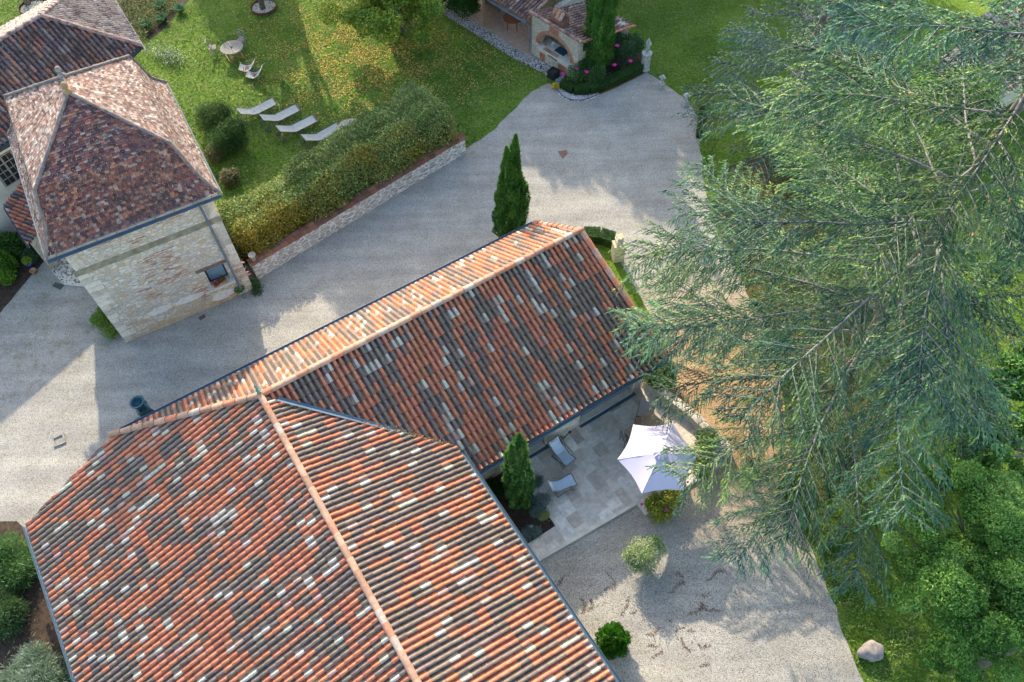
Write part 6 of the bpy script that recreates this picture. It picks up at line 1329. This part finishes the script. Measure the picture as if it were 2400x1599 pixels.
# ------------------------------------------------------------------ people under the cedar
def person(label, p, rz, top, legs, hair=True, h=1.0):
    o = thing('person', label, 'person', (p.x, p.y, 0), 'people under the cedar', rz)
    vv = [(0, 0, .95), (0, 0, 1.10), (.01, 0, 1.28), (0, 0, 1.42), (.01, 0, 1.50), (.02, 0, 1.58), (0, .10, .90), (.04, .11, .50), (.0, .12, .09), (.13, .13, .04), (0, -.10, .90), (-.05, -.11, .50), (-.12, -.12, .09), (.02, -.13, .04), (.0, .17, 1.40), (.02, .23, 1.12), (.16, .18, .95), (.22, .15, .92), (.0, -.17, 1.40), (-.02, -.24, 1.12), (.10, -.22, .92), (.16, -.20, .88)]
    ee = [(0, 1), (1, 2), (2, 3), (3, 4), (4, 5), (0, 6), (6, 7), (7, 8), (8, 9), (0, 10), (10, 11), (11, 12), (12, 13), (3, 14), (14, 15), (15, 16), (16, 17), (3, 18), (18, 19), (19, 20), (20, 21)]
    rd_ = [(.13, .10), (.12, .09), (.14, .10), (.10, .07), .05, .05, .085, .06, .042, .035, .085, .06, .042, .035, .055, .042, .03, .028, .055, .042, .03, .028]
    skin('body', vv, ee, rd_, M['skin'], o)
    m = MB(); m.blob((.03, 0, 1.64), (.095, .078, .115), 1, 3, .02); m.blob((.125, 0, 1.635), (.02, .014, .02), 2, 1, .02); m.blob((.03, .08, 1.635), (.02, .01, .03), 2, 1, .02); m.blob((.03, -.08, 1.635), (.02, .01, .03), 2, 1, .02); m.build('head', M['skin'], o, True)
    m = MB(); m.blob((.005, 0, 1.68), (.105, .09, .10), 4, 3, .05); m.build('hair', M['hair'], o, True)
    skin('top', [vv[i] for i in (0, 1, 2, 3, 14, 15, 16, 18, 19, 20)], [(0, 1), (1, 2), (2, 3), (3, 4), (4, 5), (5, 6), (3, 7), (7, 8), (8, 9)], [(.15, .12), (.135, .105), (.155, .115), (.11, .08), .07, .055, .042, .07, .055, .042], top, o)
    skin('trousers', [(0, 0, .98), vv[6], vv[7], vv[8], vv[10], vv[11], vv[12]], [(0, 1), (1, 2), (2, 3), (0, 4), (4, 5), (5, 6)], [(.14, .115), .10, .075, .062, .10, .075, .062], legs, o)
    for s_, f0 in ((1, vv[8]), (-1, vv[12])): m = MB(); m.blob((f0[0] + .07, f0[1], .05), (.14, .05, .05), 3, 2, .03); m.build('shoe', M['dark'], o, True)
    for s_, w0 in ((1, vv[17]), (-1, vv[21])):
        hm = MB(); hm.blob((w0[0] + .03, w0[1], w0[2] - .02), (.045, .018, .035), 2, 2, .03)
        for k_ in range(4): fx = w0[0] + .055 + .0; hm.tube([(fx, w0[1] + .0, w0[2] - .045 + k_ * .018), (fx + .04 - abs(k_ - 1.6) * .004, w0[1] - .004 * s_, w0[2] - .05 + k_ * .018), (fx + .06 - abs(k_ - 1.6) * .006, w0[1] - .02 * s_, w0[2] - .06 + k_ * .018)], [.009, .008, .006], 6)
        hm.tube([(w0[0] + .02, w0[1] - .01 * s_, w0[2] + .01), (w0[0] + .05, w0[1] - .03 * s_, w0[2] + .025), (w0[0] + .065, w0[1] - .035 * s_, w0[2] + .02)], [.01, .009, .007], 6); hm.build('hand', M['skin'], o, True)
    return o
person('person in dark jacket and blue jeans walking under the cedar branches', G(1752, 1122), R(200), M['cloth1'], M['denim'])
person('person in white shirt and brown trousers standing under the cedar', G(1793, 1112), R(160), M['cloth2'], M['cloth3'])

# ------------------------------------------------------------------ litter
n = 14000; X = np.concatenate([rng.normal(880, 150, n), rng.uniform(560, 1280, 3500)]); Y = np.concatenate([rng.normal(130, 85, n), rng.uniform(0, 330, 3500)])
ok = (Y > -20) & ((np.sin(X * .045 + Y * .03) * np.sin(Y * .07 - X * .02) + .5 * np.sin(X * .13) * np.sin(Y * .17) + rng.normal(0, .45, len(X))) > -.15) & (Y < 330 - (X - 900).clip(0) * .42) & (Y < 345) & (X > 540) & (X < 1290) & ((Y < 250) | (X < 900)); X, Y = X[ok], Y[ok]
P = np.array([tuple(G(x, y, .018)) for x, y in zip(X, Y)]); P[:, 2] += rng.uniform(0, .02, len(P)); LP_ = np.array([(.62, .42, .05), (.50, .24, .05), (.70, .56, .10), (.34, .15, .06), (.55, .40, .18)])
o = leafmesh('fallen_leaves', P, .045, .03, LP_[rng.choice(5, len(P), p=[.3, .2, .15, .2, .15])] * rng.uniform(.7, 1.1, (len(P), 1)), M['litter'], None, None, 2.5); tag(o, 'yellow and brown fallen leaves scattered over the lawn', 'fallen leaves', kind='stuff')
P = []; cc = []
for i in range(30):      # wash lines of cedar debris on the gravel
    x, y = random.uniform(1290, 1680), random.uniform(1320, 1560); a = random.uniform(-.7, .5); L_n = random.randint(3, 13)
    for k_ in range(L_n * 5):
        if k_ % 5 == 0: x += math.cos(a) * 4; y += math.sin(a) * 4; a += random.uniform(-.7, .7)
        g_ = G(x + random.gauss(0, 2.2), y + random.gauss(0, 2.2), .012); P.append((g_.x, g_.y, .012 + random.random() * .01)); cc.append(np.array(random.choice([(.15, .09, .06), (.19, .11, .07), (.10, .07, .05)])))
for i in range(2600):
    x = random.uniform(1240, 2000); y = random.uniform(880, 1599)
    if (x - 1640) * .9 > (y - 900) and y < 1200 or True:
        g_ = G(x, y, .012)
        if x > 1620 or y > 1230 + (1500 - x) * .3: P.append((g_.x, g_.y, .012)); cc.append(np.array(random.choice([(.24, .14, .06), (.30, .18, .07), (.12, .10, .06), (.10, .12, .04)])))
for i in range(240):
    x = random.uniform(500, 1640); y = random.uniform(250, 760); g_ = G(x, y, .012); u_, v_ = tuv(g_)
    if y > 330 - (x - 1100) * .9 and v_ < -20.2: P.append((g_.x, g_.y, .012)); cc.append(np.array((.12, .10, .07)))
P = np.array(P); o = leafmesh('cedar_litter', P, .026, .013, np.array(cc), M['litter'], None, None, 2.5); tag(o, 'brown cedar needles and cone scales strewn on the gravel', 'litter', kind='stuff')
P = []; 
for i in range(1500):
    v_ = -11.1 - abs(random.gauss(0, 2.6)); u_ = random.uniform(5, 13.7)
    if v_ > VR + .5: u_ = 13.7 - abs(random.gauss(0, 4)) if random.random() < .6 else u_; u_ = max(u_, 5 - (-11.5 - v_)); p_ = UV(round(u_ / .222) * .222 + .03 + random.uniform(-.03, .03), v_, ZR - kSE * (v_ - VR) + .035); P.append(tuple(p_))
for i in range(900):
    u_ = 5.0 - abs(random.gauss(0, 2.2)); v_ = random.uniform(-11.5, -2)
    if u_ > .2: P.append(tuple(UV(u_, round(v_ / .217) * .217 + random.uniform(-.03, .03) - .17, Z2(u_) + .035)))
for i in range(500):
    t_ = random.random(); P.append(tuple(UV(2.2 + 2.7 * t_ + random.gauss(0, .06), VR + .92 * (2.3 + 2.7 * t_) + random.gauss(0, .05), Z2(2.2 + 2.7 * t_) + .08)))
P = np.array(P); o = leafmesh('roof_litter', P, .028, .02, np.array([(.26, .16, .07), (.16, .10, .05), (.14, .15, .05), (.34, .24, .10)])[rng.integers(0, 4, len(P))], M['litter'], None, None, .8); tag(o, 'dead needles and moss caught in the tile channels', 'litter', kind='stuff')
# grass tufts over the visible lawns
GP = [tuple(v.co)[:2] for v in bpy.data.objects['gravel_driveway'].data.vertices]
def inpoly(X, Y, poly):
    r_ = np.zeros(len(X), bool); j = len(poly) - 1
    for i in range(len(poly)):
        xi, yi = poly[i]; xj, yj = poly[j]; c_ = ((yi > Y) != (yj > Y)) & (X < (xj - xi) * (Y - yi) / ((yj - yi) or 1e-9) + xi); r_ ^= c_; j = i
    return r_
P = []
for x0, x1, y0, y1, n_ in ((300, 1300, -10, 600, 62000), (1360, 1680, -10, 420, 14000), (1640, 2420, 300, 1620, 42000), (0, 140, -5, 70, 2500)):
    X = rng.uniform(x0, x1, n_); Y = rng.uniform(y0, y1, n_); P.append(np.stack([X, Y], 1))
Q = np.concatenate(P); P = np.array([tuple(G(x, y, .02)) for x, y in Q]); bad = inpoly(P[:, 0], P[:, 1], GP); P = P[~bad]
for nm in ('flower_border', 'planting_bed_by_the_barn', 'rose_bed'):
    P = P[~inpoly(P[:, 0], P[:, 1], [tuple(v.co)[:2] for v in bpy.data.objects[nm].data.vertices])]
P = P[~inpoly(P[:, 0], P[:, 1], [tuple((T0 + L_(x, y, 0))[:2]) for x, y in ((0, 0), (WT, 0), (WT, DT), (0, DT))])]
P = P[~inpoly(P[:, 0], P[:, 1], [tuple((PA + pl(x, y, 0))[:2]) for x, y in ((-8, -1.05), (LW, -.9), (LW, 4.3), (-8, 4.3))])]
q0 = Vector((-11.9, 23.6, 0)); P = P[~inpoly(P[:, 0], P[:, 1], [tuple((wa_ + wd * x + wn * y)[:2]) for x, y in ((0, -.1), (wl, -.1), (wl, .5), (0, .5))])]
gc = palmix(P, [(.035, .085, .012), (.07, .15, .02), (.13, .24, .035), (.22, .31, .07), (.27, .27, .10)], .55, 4, .3)
o = leafmesh('grass_tufts', P + np.array([0, 0, .02]), .07, .02, gc, M['leaf'], None, None, .55); tag(o, 'tufts of grass over the lawns', 'grass', kind='stuff')
